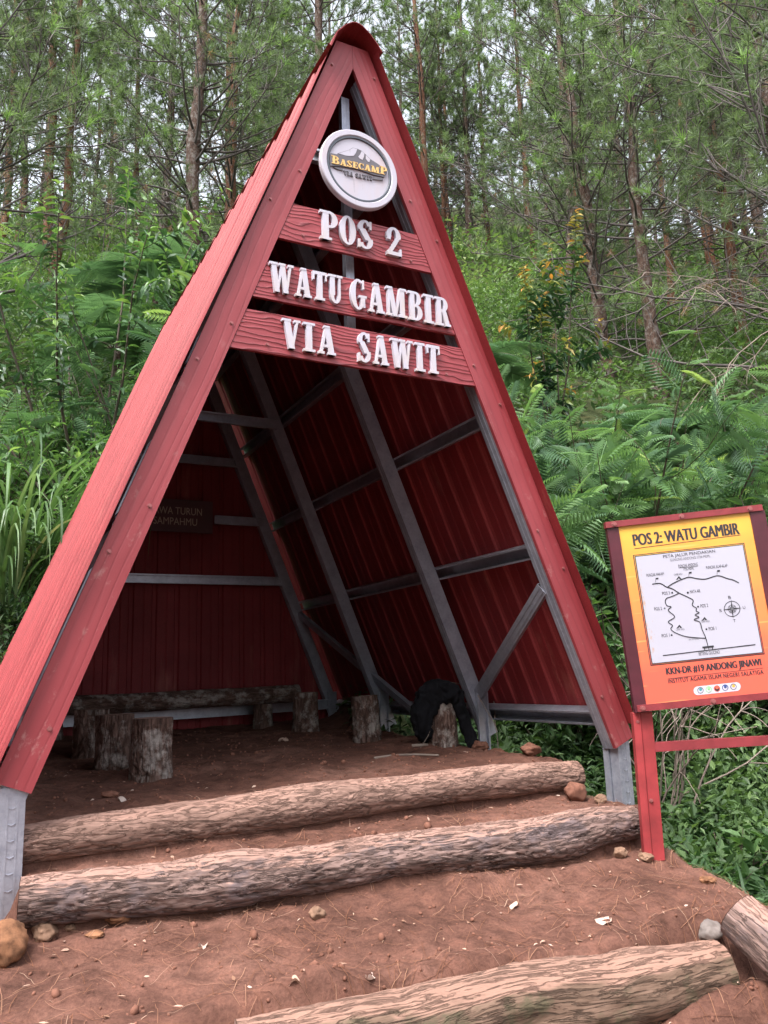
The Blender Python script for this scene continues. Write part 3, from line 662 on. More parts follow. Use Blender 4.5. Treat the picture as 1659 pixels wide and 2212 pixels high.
def sheets():
    t = 0.0012
    for s in (-1, 1):
        ys = ([-0.03, 0.77, 1.77, 2.77, 3.665] if s < 0 else [-0.06, 0.74, 1.74, 2.74, 3.665])
        for i in range(4):
            pr = rib_profile(ys[i], ys[i + 1] + (0.03 if i < 3 else 0))
            base = (0.150 if s < 0 else 0.139) + (0.0025 if i % 2 else 0)
            out = [(y, base + h + t) for y, h in pr] + [(y, base + h) for y, h in pr[::-1]]
            zb = -0.175 + 0.012 * math.sin(i * 2.1 + s)
            # sheet follows the slope; a faint sag makes the reflections uneven
            mb = MB(); zs = np.linspace(zb, 3.37, 7); n = len(out); Vs = []
            for z in zs:
                sag = 0.006 * math.sin(z * 2.2 + i + s)
                Vs.append([(sl(s, z, nn + sag)[0], y, sl(s, z, nn + sag)[1]) for y, nn in out])
            V = np.array(Vs); m = len(zs); a = np.arange(n); b = (a + 1) % n
            F = np.vstack([np.stack([k * n + a, k * n + b, (k + 1) * n + b, (k + 1) * n + a], 1) for k in range(m - 1)])
            h = n // 2; c = np.arange(h - 1); caps = np.stack([c, c + 1, n - 2 - c, n - 1 - c], 1)
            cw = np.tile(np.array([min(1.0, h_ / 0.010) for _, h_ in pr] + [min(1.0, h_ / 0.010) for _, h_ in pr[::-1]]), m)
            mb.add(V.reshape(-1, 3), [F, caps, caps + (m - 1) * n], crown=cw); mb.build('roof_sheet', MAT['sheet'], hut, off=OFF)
    # rear wall: upright ribbed sheets clipped to the gable
    xs = np.arange(-1.5, 1.5, 0.75)
    for i, x0 in enumerate(xs):
        pr = rib_profile(x0, x0 + 0.765, 0.187, 0.010)
        mb = MB(); Y0 = 3.515 + (0.002 if i % 2 else 0)
        for (xa, ha), (xb, hb) in zip(pr, pr[1:]):
            if xb - xa < 1e-4: continue
            cuts = [xa] + ([0.0] if xa < 0 < xb else []) + [xb]
            for ca, cb in zip(cuts, cuts[1:]):
                g = lambda q: ha + (hb - ha) * (q - xa) / (xb - xa)
                zt = lambda q: ZA - (abs(q) - 0.09) / KS
                zlo = -0.22
                za, zb_ = min(zt(ca), 3.45), min(zt(cb), 3.45)
                if za <= zlo or zb_ <= zlo: continue
                mb.quadpoly([(ca, Y0 + g(ca), zlo), (cb, Y0 + g(cb), zlo), (cb, Y0 + g(cb), zb_), (ca, Y0 + g(ca), za)], (0, 0.0012, 0))
        if mb.n: mb.build('wall_sheet', MAT['sheet'], hut, off=OFF)
sheets()
def ridge():
    mb = MB(); rows = []
    prof = []
    for s, l in ((-1, 0.17), (-1, 0.155), (-1, 0.0), (1, 0.155), (1, 0.17)):
        pass
    top = 3.30 + 0.142 * NL / KS * 0 + 0.0
    apex_z = ZA + 0.150 * NL / KS
    # peak of the sheets
    ang = math.atan(KS); dx, dz = math.sin(ang), -math.cos(ang)
    zt = 3.30 + (0.118 + 0.03) * KS / NL
    pk = np.array([0.0, zt + 0.10])
    pts = [(-0.178, 3.318), (-0.166, 3.312), (-0.128, 3.41), (-0.075, 3.472), (-0.035, 3.502), (-0.01, 3.508), (0.022, 3.500), (0.062, 3.47), (0.108, 3.42), (0.132, 3.385), (0.142, 3.389)]
    t = 0.002
    out = pts + [(x * 0.96, z - t - (0.002 if abs(x) < .05 else 0)) for x, z in pts[::-1]]
    n = len(out); ys = [-0.085, 0.9, 1.9, 2.8, 3.70]
    V = np.array([[(x, y, z + 0.004 * math.sin(y * 3)) for x, z in out] for y in ys]); a = np.arange(n); b = (a + 1) % n
    F = np.vstack([np.stack([k * n + a, k * n + b, (k + 1) * n + b, (k + 1) * n + a], 1) for k in range(len(ys) - 1)])
    h = n // 2; c = np.arange(h - 1); caps = np.stack([c, c + 1, n - 2 - c, n - 1 - c], 1)
    mb.add(V.reshape(-1, 3), [F, caps, caps + (len(ys) - 1) * n]); mb.build('ridge_cap', MAT['sheet'], hut, off=OFF)
ridge()
def fascias():
    W = 0.145 * 1.0 / 1.0
    for s in (-1, 1):
        zb = -0.190 if s < 0 else -0.232
        wn_ = 0.1345
        ib = sl(s, zb, 0); ob = sl(s, zb, wn_)
        it = np.array([0.0, ZA]); ot = np.array([0.0, ZA + wn_ * NL / KS])
        topz = 3.435
        # the outer edge stops below the cap
        ox = KS * (ZA - topz) + wn_ * NL
        if s > 0: prof = [ib, ob, (s * ox, topz), (0.0, topz), it]
        else: prof = [ib, ob, (s * ox, topz), (-0.001, topz), (-0.001, ZA)]
        y0 = -0.001 if s > 0 else 0.0
        p = np.array([(x, y0, z) for x, z in prof])
        ax = np.array([-s * KS / NL, 0, 1 / NL]); nn = np.array([s / NL, 0, KS / NL])
        gc = lambda P: np.stack([(P - p[0]) @ ax, (P - p[0]) @ nn + s * 3.3, P[:, 1] * 0], 1)
        mb = MB(); q = p + np.array([0, 0.020, 0]); n = len(p); i = np.arange(n); j = (i + 1) % n; V = np.vstack([p, q])
        mb.add(V, [np.arange(n)[::-1], np.arange(n) + n, np.stack([i, j, j + n, i + n], 1)], gc=gc(V))
        fb = mb.build('fascia_board', MAT['fascia'], hut, off=OFF)
        for k, z in enumerate(np.arange(0.02, 3.3, 0.43)):
            for nn_, dz in ((0.035, 0.0), (0.105, 0.21)) if k % 1 == 0 else ():
                c = sl(s, z + dz, nn_)
                if k % 2 == (0 if nn_ < .05 else 1): screw(hut_off(c[0], y0, c[1]), fb)
def hut_off(x, y, z): return np.array([x, y, z + ZO])
_scr = {}
def screw(P, parent, mat='screw', r=0.0065, axis=(0, -1, 0)):
    if (mat, r) not in _scr:
        mb = MB(); a = np.arange(6) / 6 * 2 * math.pi; w = np.arange(10) / 10 * 2 * math.pi
        mb.quadpoly(np.stack([1.5 * r * np.cos(w), 0 * w, 1.5 * r * np.sin(w)], 1), (0, -0.0015, 0)); mb.quadpoly(np.stack([r * np.cos(a), 0 * a - .0015, r * np.sin(a)], 1), (0, -0.006, 0))
        o = mb.build('screw', MAT[mat], parent); _scr[(mat, r)] = o.data; o.location = P; return o
    o = bpy.data.objects.new('screw', _scr[(mat, r)]); COL.objects.link(o); o.parent = parent; o.location = P; return o
fascias()

# ------------------------------------------------------------------ slab-serif lettering
def g_rect(x0, y0, x1, y1): return [[(x0, y0), (x1, y0), (x1, y1), (x0, y1)]]
def g_bar(x0, y0, x1, y1, w): return [[(x0 - w / 2, y0), (x0 + w / 2, y0), (x1 + w / 2, y1), (x1 - w / 2, y1)]]
def g_arc(cx, cy, rx, ry, a0, a1, tv, th, n=14):
    a = np.radians(np.linspace(a0, a1, n)); o = [(cx + rx * math.cos(t), cy + ry * math.sin(t)) for t in a]; i = [(cx + (rx - tv) * math.cos(t), cy + (ry - th) * math.sin(t)) for t in a]
    return [('strip', o, i)]
SF = 0.085
GL = {
 'I': (.50, g_rect(.13, 0, .37, 1) + g_rect(0, 0, .5, SF) + g_rect(0, 1 - SF, .5, 1)),
 'T': (.66, g_rect(.21, 0, .45, 1) + g_rect(0, .89, .66, 1) + g_rect(0, .70, .07, .9) + g_rect(.59, .70, .66, .9) + g_rect(.10, 0, .56, SF)),
 'U': (.70, g_rect(.09, .28, .32, 1) + g_rect(.50, .28, .60, 1) + g_arc(.345, .29, .255, .30, 180, 360, .17, .10) + g_rect(0, 1 - SF, .40, 1) + g_rect(.42, 1 - SF, .70, 1)),
 'A': (.76, g_bar(.13, 0, .37, 1, .10) + g_bar(.58, 0, .39, 1, .25) + g_rect(.20, .24, .50, .33) + g_rect(0, 0, .27, SF) + g_rect(.40, 0, .76, SF) + g_rect(.26, .93, .50, 1)),
 'V': (.76, g_bar(.40, 0, .19, 1, .25) + g_bar(.41, 0, .64, 1, .10) + g_rect(0, 1 - SF, .37, 1) + g_rect(.50, 1 - SF, .76, 1) + g_rect(.30, 0, .47, .06)),
 'W': (1.10, g_bar(.34, 0, .18, 1, .23) + g_bar(.36, 0, .54, .9, .10) + g_bar(.74, 0, .57, 1, .23) + g_bar(.76, 0, .96, 1, .10) + g_rect(0, 1 - SF, .36, 1) + g_rect(.42, 1 - SF, .72, 1) + g_rect(.84, 1 - SF, 1.10, 1)),
 'M': (1.02, g_bar(.14, 0, .16, 1, .10) + g_bar(.44, 0, .22, 1, .22) + g_bar(.46, 0, .74, 1, .10) + g_rect(.68, 0, .91, 1) + g_rect(0, 0, .28, SF) + g_rect(.58, 0, 1.02, SF) + g_rect(.03, 1 - SF, .30, 1) + g_rect(.70, 1 - SF, 1.0, 1)),
 'P': (.68, g_rect(.10, 0, .33, 1) + g_rect(0, 0, .44, SF) + g_rect(0, 1 - SF, .40, 1) + g_arc(.36, .71, .32, .29, -90, 90, .21, .09) + g_rect(.33, .91, .37, 1) + g_rect(.33, .42, .37, .51)),
 'B': (.70, g_rect(.10, 0, .32, 1) + g_rect(0, 0, .37, SF) + g_rect(0, 1 - SF, .37, 1) + g_arc(.36, .755, .28, .245, -90, 90, .19, .08) + g_arc(.36, .275, .33, .275, -90, 90, .21, .085) + g_rect(.32, .46, .37, .56)),
 'R': (.78, g_rect(.10, 0, .32, 1) + g_rect(0, 0, .42, SF) + g_rect(0, 1 - SF, .37, 1) + g_arc(.36, .745, .30, .255, -90, 90, .20, .085) + g_rect(.32, .48, .38, .57) + g_bar(.62, 0, .45, .53, .22) + g_rect(.50, 0, .78, SF)),
 'O': (.64, g_arc(.32, .5, .32, .515, 0, 360, .22, .08, 32)),
 'G': (.74, g_arc(.35, .5, .35, .515, 62, 300, .23, .08, 24) + g_rect(.46, .08, .66, .44) + g_rect(.38, .40, .74, .48) + g_rect(.55, .70, .63, 1.0) + g_arc(.35, .5, .32, .515, 295, 335, .12, .10, 8)),
 'C': (.66, g_arc(.35, .5, .35, .515, 55, 305, .23, .08, 24) + g_rect(.55, .66, .63, 1.0) + g_rect(.53, .04, .62, .28)),
 'E': (.62, g_rect(.10, 0, .32, 1) + g_rect(0, 0, .60, SF) + g_rect(0, 1 - SF, .58, 1) + g_rect(.52, 0, .60, .28) + g_rect(.50, .74, .58, 1) + g_rect(.3, .46, .46, .54) + g_rect(.42, .36, .48, .64)),
 'S': (.60, g_arc(.30, .74, .28, .275, 20, 200, .19, .085, 14) + g_bar(.43, .30, .17, .70, .26) + g_arc(.30, .27, .30, .285, -160, 20, .19, .085, 14) + g_rect(.47, .70, .56, .99) + g_rect(0, .01, .09, .30)),
 '2': (.62, g_arc(.30, .70, .30, .315, -15, 190, .20, .085, 18) + g_bar(.10, .07, .49, .66, .17) + g_rect(0, 0, .60, .13) + g_rect(.53, 0, .61, .26) + g_rect(.02, .55, .17, .72)),
 ' ': (.42, []),
}
def glyph_mesh(ch, w, h, t, dstep=0.00035):
    """letter standing in the x-z plane, front towards -y, back at y=0"""
    mb = MB()
    for k, st in enumerate(GL[ch][1]):
        d = t + dstep * k
        if st[0] == 'strip':
            o, i = st[1], st[2]
            for a, b, c, e in zip(o, o[1:], i[1:], i): mb.quadpoly([(p[0] * w, 0, p[1] * h) for p in (a, b, c, e)], (0, -d, 0))
        else: mb.quadpoly([(p[0] * w, 0, p[1] * h) for p in st], (0, -d, 0))
    return mb
def set_word(word, X0, X1, z0, z1, y, parent, mat, t=0.018, gap=0.075, name='letter', slope=0.0):
    tot = sum(GL[c][0] for c in word) + gap * (len(word) - 1); k = (X1 - X0) / tot; x = X0
    for c in word:
        if c != ' ':
            mb = glyph_mesh(c, k, z1 - z0, t); o = mb.build(name, mat, parent); o.location = (x, y, z0 + slope * (x - X0))
        x += (GL[c][0] + gap) * k
def Zm(x, y): return (438.9 + x * .3968, y * .3968)      # first zoom of the photo -> photo copy
PLK = [(2.429, 2.231), (2.099, 1.907), (1.838, 1.640)]
planks = []
for i, (zt, zb) in enumerate(PLK):
    y0 = 0.003; wa, wb = KS * (ZA - zt) - 0.0015, KS * (ZA - zb) - 0.0015
    p = np.array([(-wb, y0, zb), (wb, y0, zb), (wa, y0, zt), (-wa, y0, zt)]); q = p + np.array([0, 0.019, 0]); V = np.vstack([p, q])
    gc = np.stack([V[:, 0] + 4 + i * 2.7, V[:, 2] + i, V[:, 1] * 0], 1); mb = MB(); a = np.arange(4); b = (a + 1) % 4
    mb.add(V, [a[::-1], a + 4, np.stack([a, b, b + 4, a + 4], 1)], gc=gc); o = mb.build('name_plank', MAT['plank'], hut, off=OFF); planks.append(o)
    o['label'] = ('red plank reading POS 2', 'red plank reading WATU GAMBIR', 'red plank reading VIA SAWIT')[i]
    for f in (-0.78, 0.0, 0.78): screw(hut_off(f * (wa + wb) / 2, y0, zb + 0.04), o)
def px_span(pl, pr): a = onY(*Zm(*pl)); b = onY(*Zm(*pr)); return a[0], b[0]
def word_on(i, word, left, right, topl, botl):
    X0, X1 = px_span(left, right); zt = onY(*Zm(*topl))[2]; zb = onY(*Zm(*botl))[2]
    set_word(word, X0, X1, zb + ZO, zt + ZO, 0.0032, planks[i], MAT['letter'], 0.020, 0.12 if i == 2 else 0.075)
word_on(0, 'POS 2', (630, 1230), (1072, 1350), (640, 1150), (640, 1305))
word_on(1, 'WATU', (356, 1500), (752, 1590), (500, 1460), (480, 1612))
word_on(1, 'GAMBIR', (796, 1620), (1336, 1720), (960, 1556), (960, 1714))
word_on(2, 'VIA', (424, 1820), (714, 1890), (560, 1762), (560, 1918))
word_on(2, 'SAWIT', (836, 1900), (1280, 1960), (1000, 1842), (1000, 1998))

# ------------------------------------------------------------------ round sign
def round_sign():
    cx_, cz, R = -0.010, 2.672, 0.213
    P = hut2w(cx_, -0.034, cz); root = empty('round_sign', P, yaw); tag(root, 'round whitewashed wooden sign with dark ring reading BASECAMP VIA SAWIT', 'sign')
    a = np.arange(72) / 72 * 2 * math.pi
    def disc(r, y0, y1): mb = MB(); mb.quadpoly(np.stack([r * np.cos(a), 0 * a + y0, r * np.sin(a)], 1), (0, y1 - y0, 0)); return mb
    mb = MB(); r_in = 0.172
    # raised white rim, recessed face
    def ring(r0, r1, yb, yf, bev=0.004):
        m = MB(); n = len(a); prof = [(r0, yb), (r0, yf + bev), (r0 + bev, yf), (r1 - bev, yf), (r1, yf + bev), (r1, yb)]
        V = np.array([[(r * math.cos(t), y, r * math.sin(t)) for t in a] for r, y in prof]); k = len(prof); i = np.arange(n); j = (i + 1) % n
        F = np.vstack([np.stack([q * n + i, q * n + j, ((q + 1) % k) * n + j, ((q + 1) % k) * n + i], 1) for q in range(k)]); m.add(V.reshape(-1, 3), F); return m
    ring(0.180, R, 0.0, -0.030).build('rim', MAT['disc'], root)
    ring(0.167, 0.1795, -0.001, -0.027, 0.002).build('ring', MAT['ring'], root)
    f = disc(0.1665, -0.0015, -0.020); f.build('face', MAT['disc'], root)
    # mountain: grey massif with pale snow panels; backing plate; lettering
    y = -0.0202
    def poly(pts, d, name, mat, yy=y): m = MB(); m.quadpoly([(x, yy, z) for x, z in pts], (0, -d, 0)); return m.build(name, mat, root)
    q = lambda px, py: (lambda v: (v[0] - cx_, v[2] - cz))(onY((1150 + px / 3.318) / 1.8228, (450 + py / 3.318) / 1.8228, -0.055))
    poly([q(*p) for p in ((590, 515), (740, 470), (790, 440), (850, 455), (905, 480), (960, 530), (1020, 590), (1100, 640), (1200, 710), (1225, 735), (900, 660), (600, 560))], 0.004, 'mountain', MAT['logo_dark'])
    for pts in (((605, 517), (745, 474), (792, 446), (845, 462), (830, 510), (800, 550), (740, 552), (690, 545)), ((905, 487), (940, 520), (935, 560), (915, 605), (880, 585), (860, 560), (885, 530)), ((960, 540), (1015, 595), (1005, 630), (985, 625), (960, 590))):
        poly([q(*p) for p in pts], 0.0055, 'snow_panel', MAT['disc'])
    poly([q(*p) for p in ((487, 515), (620, 540), (800, 585), (1000, 650), (1130, 680), (1225, 735), (1235, 780), (1195, 830), (1060, 800), (860, 730), (640, 690), (492, 680))], 0.008, 'name_plate', MAT['logo_dark'])
    poly([q(*p) for p in ((530, 692), (660, 720), (655, 742), (590, 725))], 0.006, 'bar', MAT['logo_dark']); poly([q(*p) for p in ((1060, 815), (1190, 840), (1180, 870), (1050, 855))], 0.006, 'bar', MAT['logo_dark'])
    yl = y - 0.0082
    def letters(word, left, right, hs, mat, t, gap):
        x0, z0 = q(*left); x1, z1 = q(*right); tot = sum(GL[c][0] * h for c, h in zip(word, hs)) + gap * (len(word) - 1); k = (x1 - x0) / tot; x = x0
        for c, h in zip(word, hs):
            if c != ' ':
                o = glyph_mesh(c, k * h, (HH * h), t, 0.0001).build('letter', mat, root); o.location = (x, yl, z0 + (z1 - z0) * (x - x0) / (x1 - x0))
            x += (GL[c][0] * h + gap) * k
    HH = 0.044; letters('BASECAMP', (508, 650), (1232, 806), (1.0, .78, .78, .78, .78, .78, .78, 1.0), MAT['yellow'], 0.003, 0.05)
    yl = y; HH = 0.022; letters('VIA SAWIT', (670, 790), (1045, 870), (1,) * 9, MAT['logo_dark'], 0.006, 0.10)
round_sign()

# ------------------------------------------------------------------ text set with the built-in face (condensed by scaling)
def text_mesh(body, x0, x1, z0, z1, spacing=1.0, bold=0.0, fat=0.0):
    c = bpy.data.curves.new('t', 'FONT'); c.body = body; c.space_character = spacing; c.offset = bold; c.resolution_u = 3; c.fill_mode = 'FRONT'
    o = bpy.data.objects.new('t', c); COL.objects.link(o); dg = bpy.context.evaluated_depsgraph_get(); me = bpy.data.meshes.new_from_object(o.evaluated_get(dg))
    bpy.data.objects.remove(o); bpy.data.curves.remove(c)
    n = len(me.vertices); co = np.empty(n * 3, np.float32); me.vertices.foreach_get('co', co); co = co.reshape(-1, 3).astype(float)
    lo, hi = co.min(0), co.max(0); out = np.zeros_like(co)
    out[:, 0] = x0 + (co[:, 0] - lo[0]) / (hi[0] - lo[0]) * (x1 - x0); out[:, 2] = z0 + (co[:, 1] - lo[1]) / (hi[1] - lo[1]) * (z1 - z0)
    me.vertices.foreach_set('co', out.astype(np.float32).ravel()); me.update()
    if fat:
        bm = bmesh.new(); bm.from_mesh(me); g0 = bm.verts[:] + bm.edges[:] + bm.faces[:]
        for k, dx in enumerate((-fat, fat)):
            g = bmesh.ops.duplicate(bm, geom=g0); bmesh.ops.translate(bm, vec=(dx, -0.0002 * (k + 1), 0), verts=[e for e in g['geom'] if isinstance(e, bmesh.types.BMVert)])
        bm.to_mesh(me); bm.free()
    return me
def text_obj(name, parent, mat, loc=(0, 0, 0), **k):
    me = text_mesh(**k); me.name = name; me.materials.append(mat); o = bpy.data.objects.new(name, me); COL.objects.link(o); o.parent = parent; o.location = loc; return o

# slogan board on the rear wall (its left end hides behind the near fascia)
def slogan():
    P = hut2w(-0.16, 3.414, 1.555); root = empty('slogan_board', P, yaw); tag(root, 'dark board on the rear wall with faint letters TURUN SAMPAHMU', 'sign')
    mb = MB(); mb.box((-0.40, -0.012, -0.14), (0.40, 0.0, 0.14)); mb.build('board', MAT['dark_board'], root)
    text_obj('lettering', root, MAT['slogan'], (0, -0.0135, 0), body='BAWA TURUN', x0=-0.135, x1=0.305, z0=0.010, z1=0.072)
    text_obj('lettering', root, MAT['slogan'], (0, -0.0135, 0), body='SAMPAHMU', x0=-0.10, x1=0.265, z0=-0.080, z1=-0.018)
slogan()
#PART3
# ------------------------------------------------------------------ map board on red posts
def map_board():
    ex = nrm(np.array([0.9947, -0.0792, 0.0659])); ez = nrm(np.array([-0.0676, -0.0197, 0.9975])); ey = np.cross(ez, ex)   # ey points away from the viewer
    T = np.array([1.0812, 3.6777, 2.2302]); W, Hh = 0.5935, 0.8055
    foot = hit(1418, 1850)
    Rm = Matrix(((ex[0], ey[0], ez[0]), (ex[1], ey[1], ez[1]), (ex[2], ey[2], ez[2])))
    root = empty('map_board', foot); root.rotation_euler = Rm.to_euler(); tag(root, 'orange hiking map board in a maroon frame on red posts, right of the shelter', 'sign')
    B = np.stack([ex, ey, ez], 1)
    loc = lambda P: B.T @ (np.asarray(P) - foot)
    o0 = loc(T)                                    # print top left in local axes
    def uv(zx, zy):                                # zoom pixel -> (u right, v up) on the print plane, local
        d = ray(1234.4 + zx * .256, 1042.4 + zy * .256); t = ((T - CAM) @ ey) / (d @ ey); q = loc(CAM + d * t); return q[0], q[2]
    x0, zt = o0[0], o0[2]; x1, zb = x0 + W, zt - Hh; y = o0[1]
    def box(name, lo, hi, mat, parent=root, gcm=None):
        mb = MB(); (a, b, c), (d, e, f) = lo, hi
        p = np.array([(a, b, c), (d, b, c), (d, b, f), (a, b, f)]); V = np.vstack([p, p + [0, e - b, 0]]); i = np.arange(4); j = (i + 1) % 4
        gc = np.stack([(V[:, 0] - a) / (d - a), (f - V[:, 2]) / (f - c), 0 * V[:, 0]], 1)
        mb.add(V, [i[::-1], i + 4, np.stack([i, j, j + 4, i + 4], 1)], gc=gc); return mb.build(name, mat, parent)
    poster = box('poster', (x0, y, zb), (x1, y + 0.004, zt), MAT['poster'])
    box('backing', (x0 - 0.045, y + 0.0045, zb - 0.012), (x1 + 0.06, y + 0.030, zt + 0.012), MAT['maroon'])
    box('side_strip', (x0 - 0.053, y - 0.004, zb - 0.030), (x0 - 0.0005, y + 0.042, zt + 0.001), MAT['maroon'])
    box('side_strip', (x1 + 0.0005, y - 0.004, zb - 0.030), (x1 + 0.068, y + 0.042, zt + 0.001), MAT['maroon'])
    tb = box('top_bar', (x0 - 0.058, y - 0.012, zt - 0.001), (x1 + 0.058, y + 0.035, zt + 0.027), MAT['red_bar'])
    bb = box('bottom_bar', (x0 - 0.043, y - 0.012, zb - 0.028), (x1 + 0.058, y - 0.0045, zb + 0.001), MAT['red_bar'])
    for bar, zc in ((tb, zt + 0.013), (bb, zb - 0.014)):
        for f in (0.0, 0.5, 1.0): screw((x0 - 0.02 + f * (W + 0.02), y - 0.012, zc), bar, 'screw', 0.0085)
    k = 0
    def flat(name, pts, mat, lift, gc=False):
        p = np.array([(a, y - lift, b) for a, b in pts]); mb = MB(); n = len(p); V = np.vstack([p, p + [0, 0.0006, 0]]); i = np.arange(n); j = (i + 1) % n
        lo, hi = p.min(0), p.max(0); g = np.stack([(V[:, 0] - lo[0]) / (hi[0] - lo[0] + 1e-9), (hi[2] - V[:, 2]) / (hi[2] - lo[2] + 1e-9), 0 * V[:, 0]], 1)
        mb.add(V, [i[::-1], i + n, np.stack([i, j, j + n, i + n], 1)], gc=g); return mb.build(name, mat, poster)
    def rect(name, a, b, mat, lift): (ua, va), (ub, vb) = uv(*a), uv(*b); return flat(name, [(ua, vb), (ub, vb), (ub, va), (ua, va)], mat, lift)
    mx0, mz1 = uv(518, 612); mw, mh = 0.5016, 0.5025
    flat('map_border', [(mx0, mz1 - mh), (mx0 + mw, mz1 - mh), (mx0 + mw, mz1), (mx0, mz1)], MAT['ink'], 0.0008)
    flat('map_border', [(mx0 + .004, mz1 - mh + .004), (mx0 + mw - .004, mz1 - mh + .004), (mx0 + mw - .004, mz1 - .004), (mx0 + .004, mz1 - .004)], MAT['poster'], 0.0016)
    flat('map_border', [(mx0 + .006, mz1 - mh + .006), (mx0 + mw - .006, mz1 - mh + .006), (mx0 + mw - .006, mz1 - .006), (mx0 + .006, mz1 - .006)], MAT['ink'], 0.0024)
    flat('map_sheet', [(mx0 + .010, mz1 - mh + .010), (mx0 + mw - .010, mz1 - mh + .010), (mx0 + mw - .010, mz1 - .010), (mx0 + .010, mz1 - .010)], MAT['map'], 0.0032)
    INK = 0.0042
    def words(body, a, b, h, mat=MAT['ink'], sp=1.0, fat=0.0, lift=INK):
        (ua, va), (ub, vb) = uv(*a), uv(*b); v = (va + vb) / 2; hh = h * .256 * 3.73 / PXF
        text_obj('lettering', poster, mat, (0, y - lift, 0), body=body, x0=ua, x1=ub, z0=v, z1=v + hh, spacing=sp, fat=fat)
    words('POS 2: WATU GAMBIR', (530, 540), (1418, 430), 98, fat=0.0026, lift=0.0008)
    words('KKN-DR #19 ANDONG JINAWI', (808, 1645), (1605, 1555), 72, fat=0.0018, lift=0.0008)
    words('INSTITUT AGAMA ISLAM NEGERI SALATIGA', (820, 1700), (1620, 1610), 34, sp=1.15, fat=0.0007, lift=0.0008)
    words('PETA JALUR PENDAKIAN', (775, 648), (1213, 598), 34)
    words('GUNUNG ANDONG 1726 MDPL', (832, 668), (1170, 628), 22, MAT['ink_soft'])
    words('PUNCAK ANDONG', (902, 718), (1066, 704), 26); words('1726 MDPL', (945, 744), (1034, 734), 20)
    words('PUNCAK ALAP-ALAP', (1136, 732), (1315, 712), 25); words('PUNCAK MAKAM', (634, 795), (780, 783), 25)
    words('CAMP AREA', (864, 787), (936, 778), 16, MAT['ink_soft']); words('MATA AIR', (1000, 935), (1087, 927), 26)
    words('POS 3', (766, 950), (830, 944), 26); words('POS 2', (700, 1082), (763, 1074), 26); words('POS 2', (1088, 1056), (1153, 1050), 27)
    words('POS 1', (762, 1308), (828, 1300), 27); words('POS 1', (1158, 1248), (1222, 1242), 27)
    words('CAMP AREA', (1094, 1184), (1166, 1176), 17, MAT['ink_soft']); words('CAMP AREA', (882, 1252), (954, 1244), 17, MAT['ink_soft'])
    words('JALUR BARU', (988, 1334), (1076, 1330), 18, MAT['ink_soft']); words('BETENG GILICINO', (1074, 1462), (1250, 1440), 27)
    words('B', (1323, 983), (1344, 980), 24); words('U', (1446, 1068), (1466, 1066), 24); words('S', (1247, 1094), (1267, 1092), 24); words('T', (1365, 1180), (1386, 1178), 24)
    def line(pts, w, mat=MAT['ink'], lift=INK, name='route_line'):
        p = np.array([uv(*q) for q in pts]); w = w * .256 * 3.73 / PXF; t = nrm(np.gradient(p, axis=0)); n = np.stack([-t[:, 1], t[:, 0]], 1)
        a, b = p + n * w / 2, p - n * w / 2; V = np.array([(q[0], y - lift, q[1]) for q in np.vstack([a, b])]); m = len(p); i = np.arange(m - 1)
        mb = MB(); mb.add(V, np.stack([i, i + m, i + m + 1, i + 1], 1)); return mb.build(name, mat, poster)
    def smooth(pts, n=6):
        pts = np.array(pts, float); out = []
        for i in range(len(pts) - 1):
            p0, p1, p2, p3 = pts[max(i - 1, 0)], pts[i], pts[i + 1], pts[min(i + 2, len(pts) - 1)]
            for t in np.linspace(0, 1, n, endpoint=False):
                out.append(0.5 * ((2 * p1) + (-p0 + p2) * t + (2 * p0 - 5 * p1 + 4 * p2 - p3) * t * t + (-p0 + 3 * p1 - 3 * p2 + p3) * t ** 3))
        return np.array(out + [pts[-1]])
    line(smooth([(530, 558), (1426, 442)], 2), 5, lift=0.0008, name='underline'); line([(812, 1656), (1616, 1565)], 4, lift=0.0008, name='underline'); line([(902, 722), (1066, 707)], 3, name='underline')
    line(smooth([(680, 858), (745, 852), (800, 882), (850, 898), (910, 935), (985, 970), (1024, 995), (1018, 1030), (1030, 1048)]), 9)
    line(smooth([(808, 884), (850, 855), (920, 822), (990, 800), (1060, 812), (1130, 815), (1230, 787), (1310, 810), (1360, 822), (1410, 847)]), 9)
    line(smooth([(902, 935), (850, 960), (800, 978), (790, 1010), (805, 1040), (838, 1050), (815, 1080), (868, 1132), (815, 1175), (850, 1205), (836, 1235), (865, 1262), (930, 1290), (1000, 1305), (1128, 1314)]), 7, lift=INK + .0006)
    line(smooth([(1030, 1048), (1052, 1060), (1050, 1085), (1075, 1098), (1040, 1118), (1074, 1136), (1032, 1158), (1080, 1178), (1100, 1240), (1130, 1310), (1150, 1385)]), 7, lift=INK + .0006)
    line([(770, 1460), (1550, 1367)], 8, name='base_line'); line([(1102, 1392), (1198, 1381)], 14, lift=INK + .0012, name='shelter_mark'); line([(1120, 1392), (1122, 1412)], 7, name='shelter_mark'); line([(1185, 1385), (1188, 1406)], 7, name='shelter_mark'); line([(1155, 1390), (1157, 1410)], 5, name='shelter_mark')
    for (a, b) in ((710, 815), (990, 765), (1228, 750)):
        line([(a, b - 10), (a - 2, b + 28)], 3, name='flag_mark'); flat('flag_mark', [uv(a + 2, b - 10), uv(a + 2, b + 4), uv(a + 22, b + 2), uv(a + 22, b - 12)], MAT['ink'], INK)
    for (a, b) in ((904, 805), (1120, 1150), (908, 1215)): flat('tent_mark', [uv(a - 24, b + 16), uv(a - 8, b + 14), uv(a, b), uv(a + 8, b + 12), uv(a + 24, b + 10), uv(a, b - 16)], MAT['ink'], INK)
    def dot(c, r, mat=MAT['ink'], lift=INK, name='dot'): flat(name, [uv(c[0] + r * math.cos(t), c[1] + r * math.sin(t)) for t in np.arange(14) / 14 * 2 * math.pi], mat, lift)
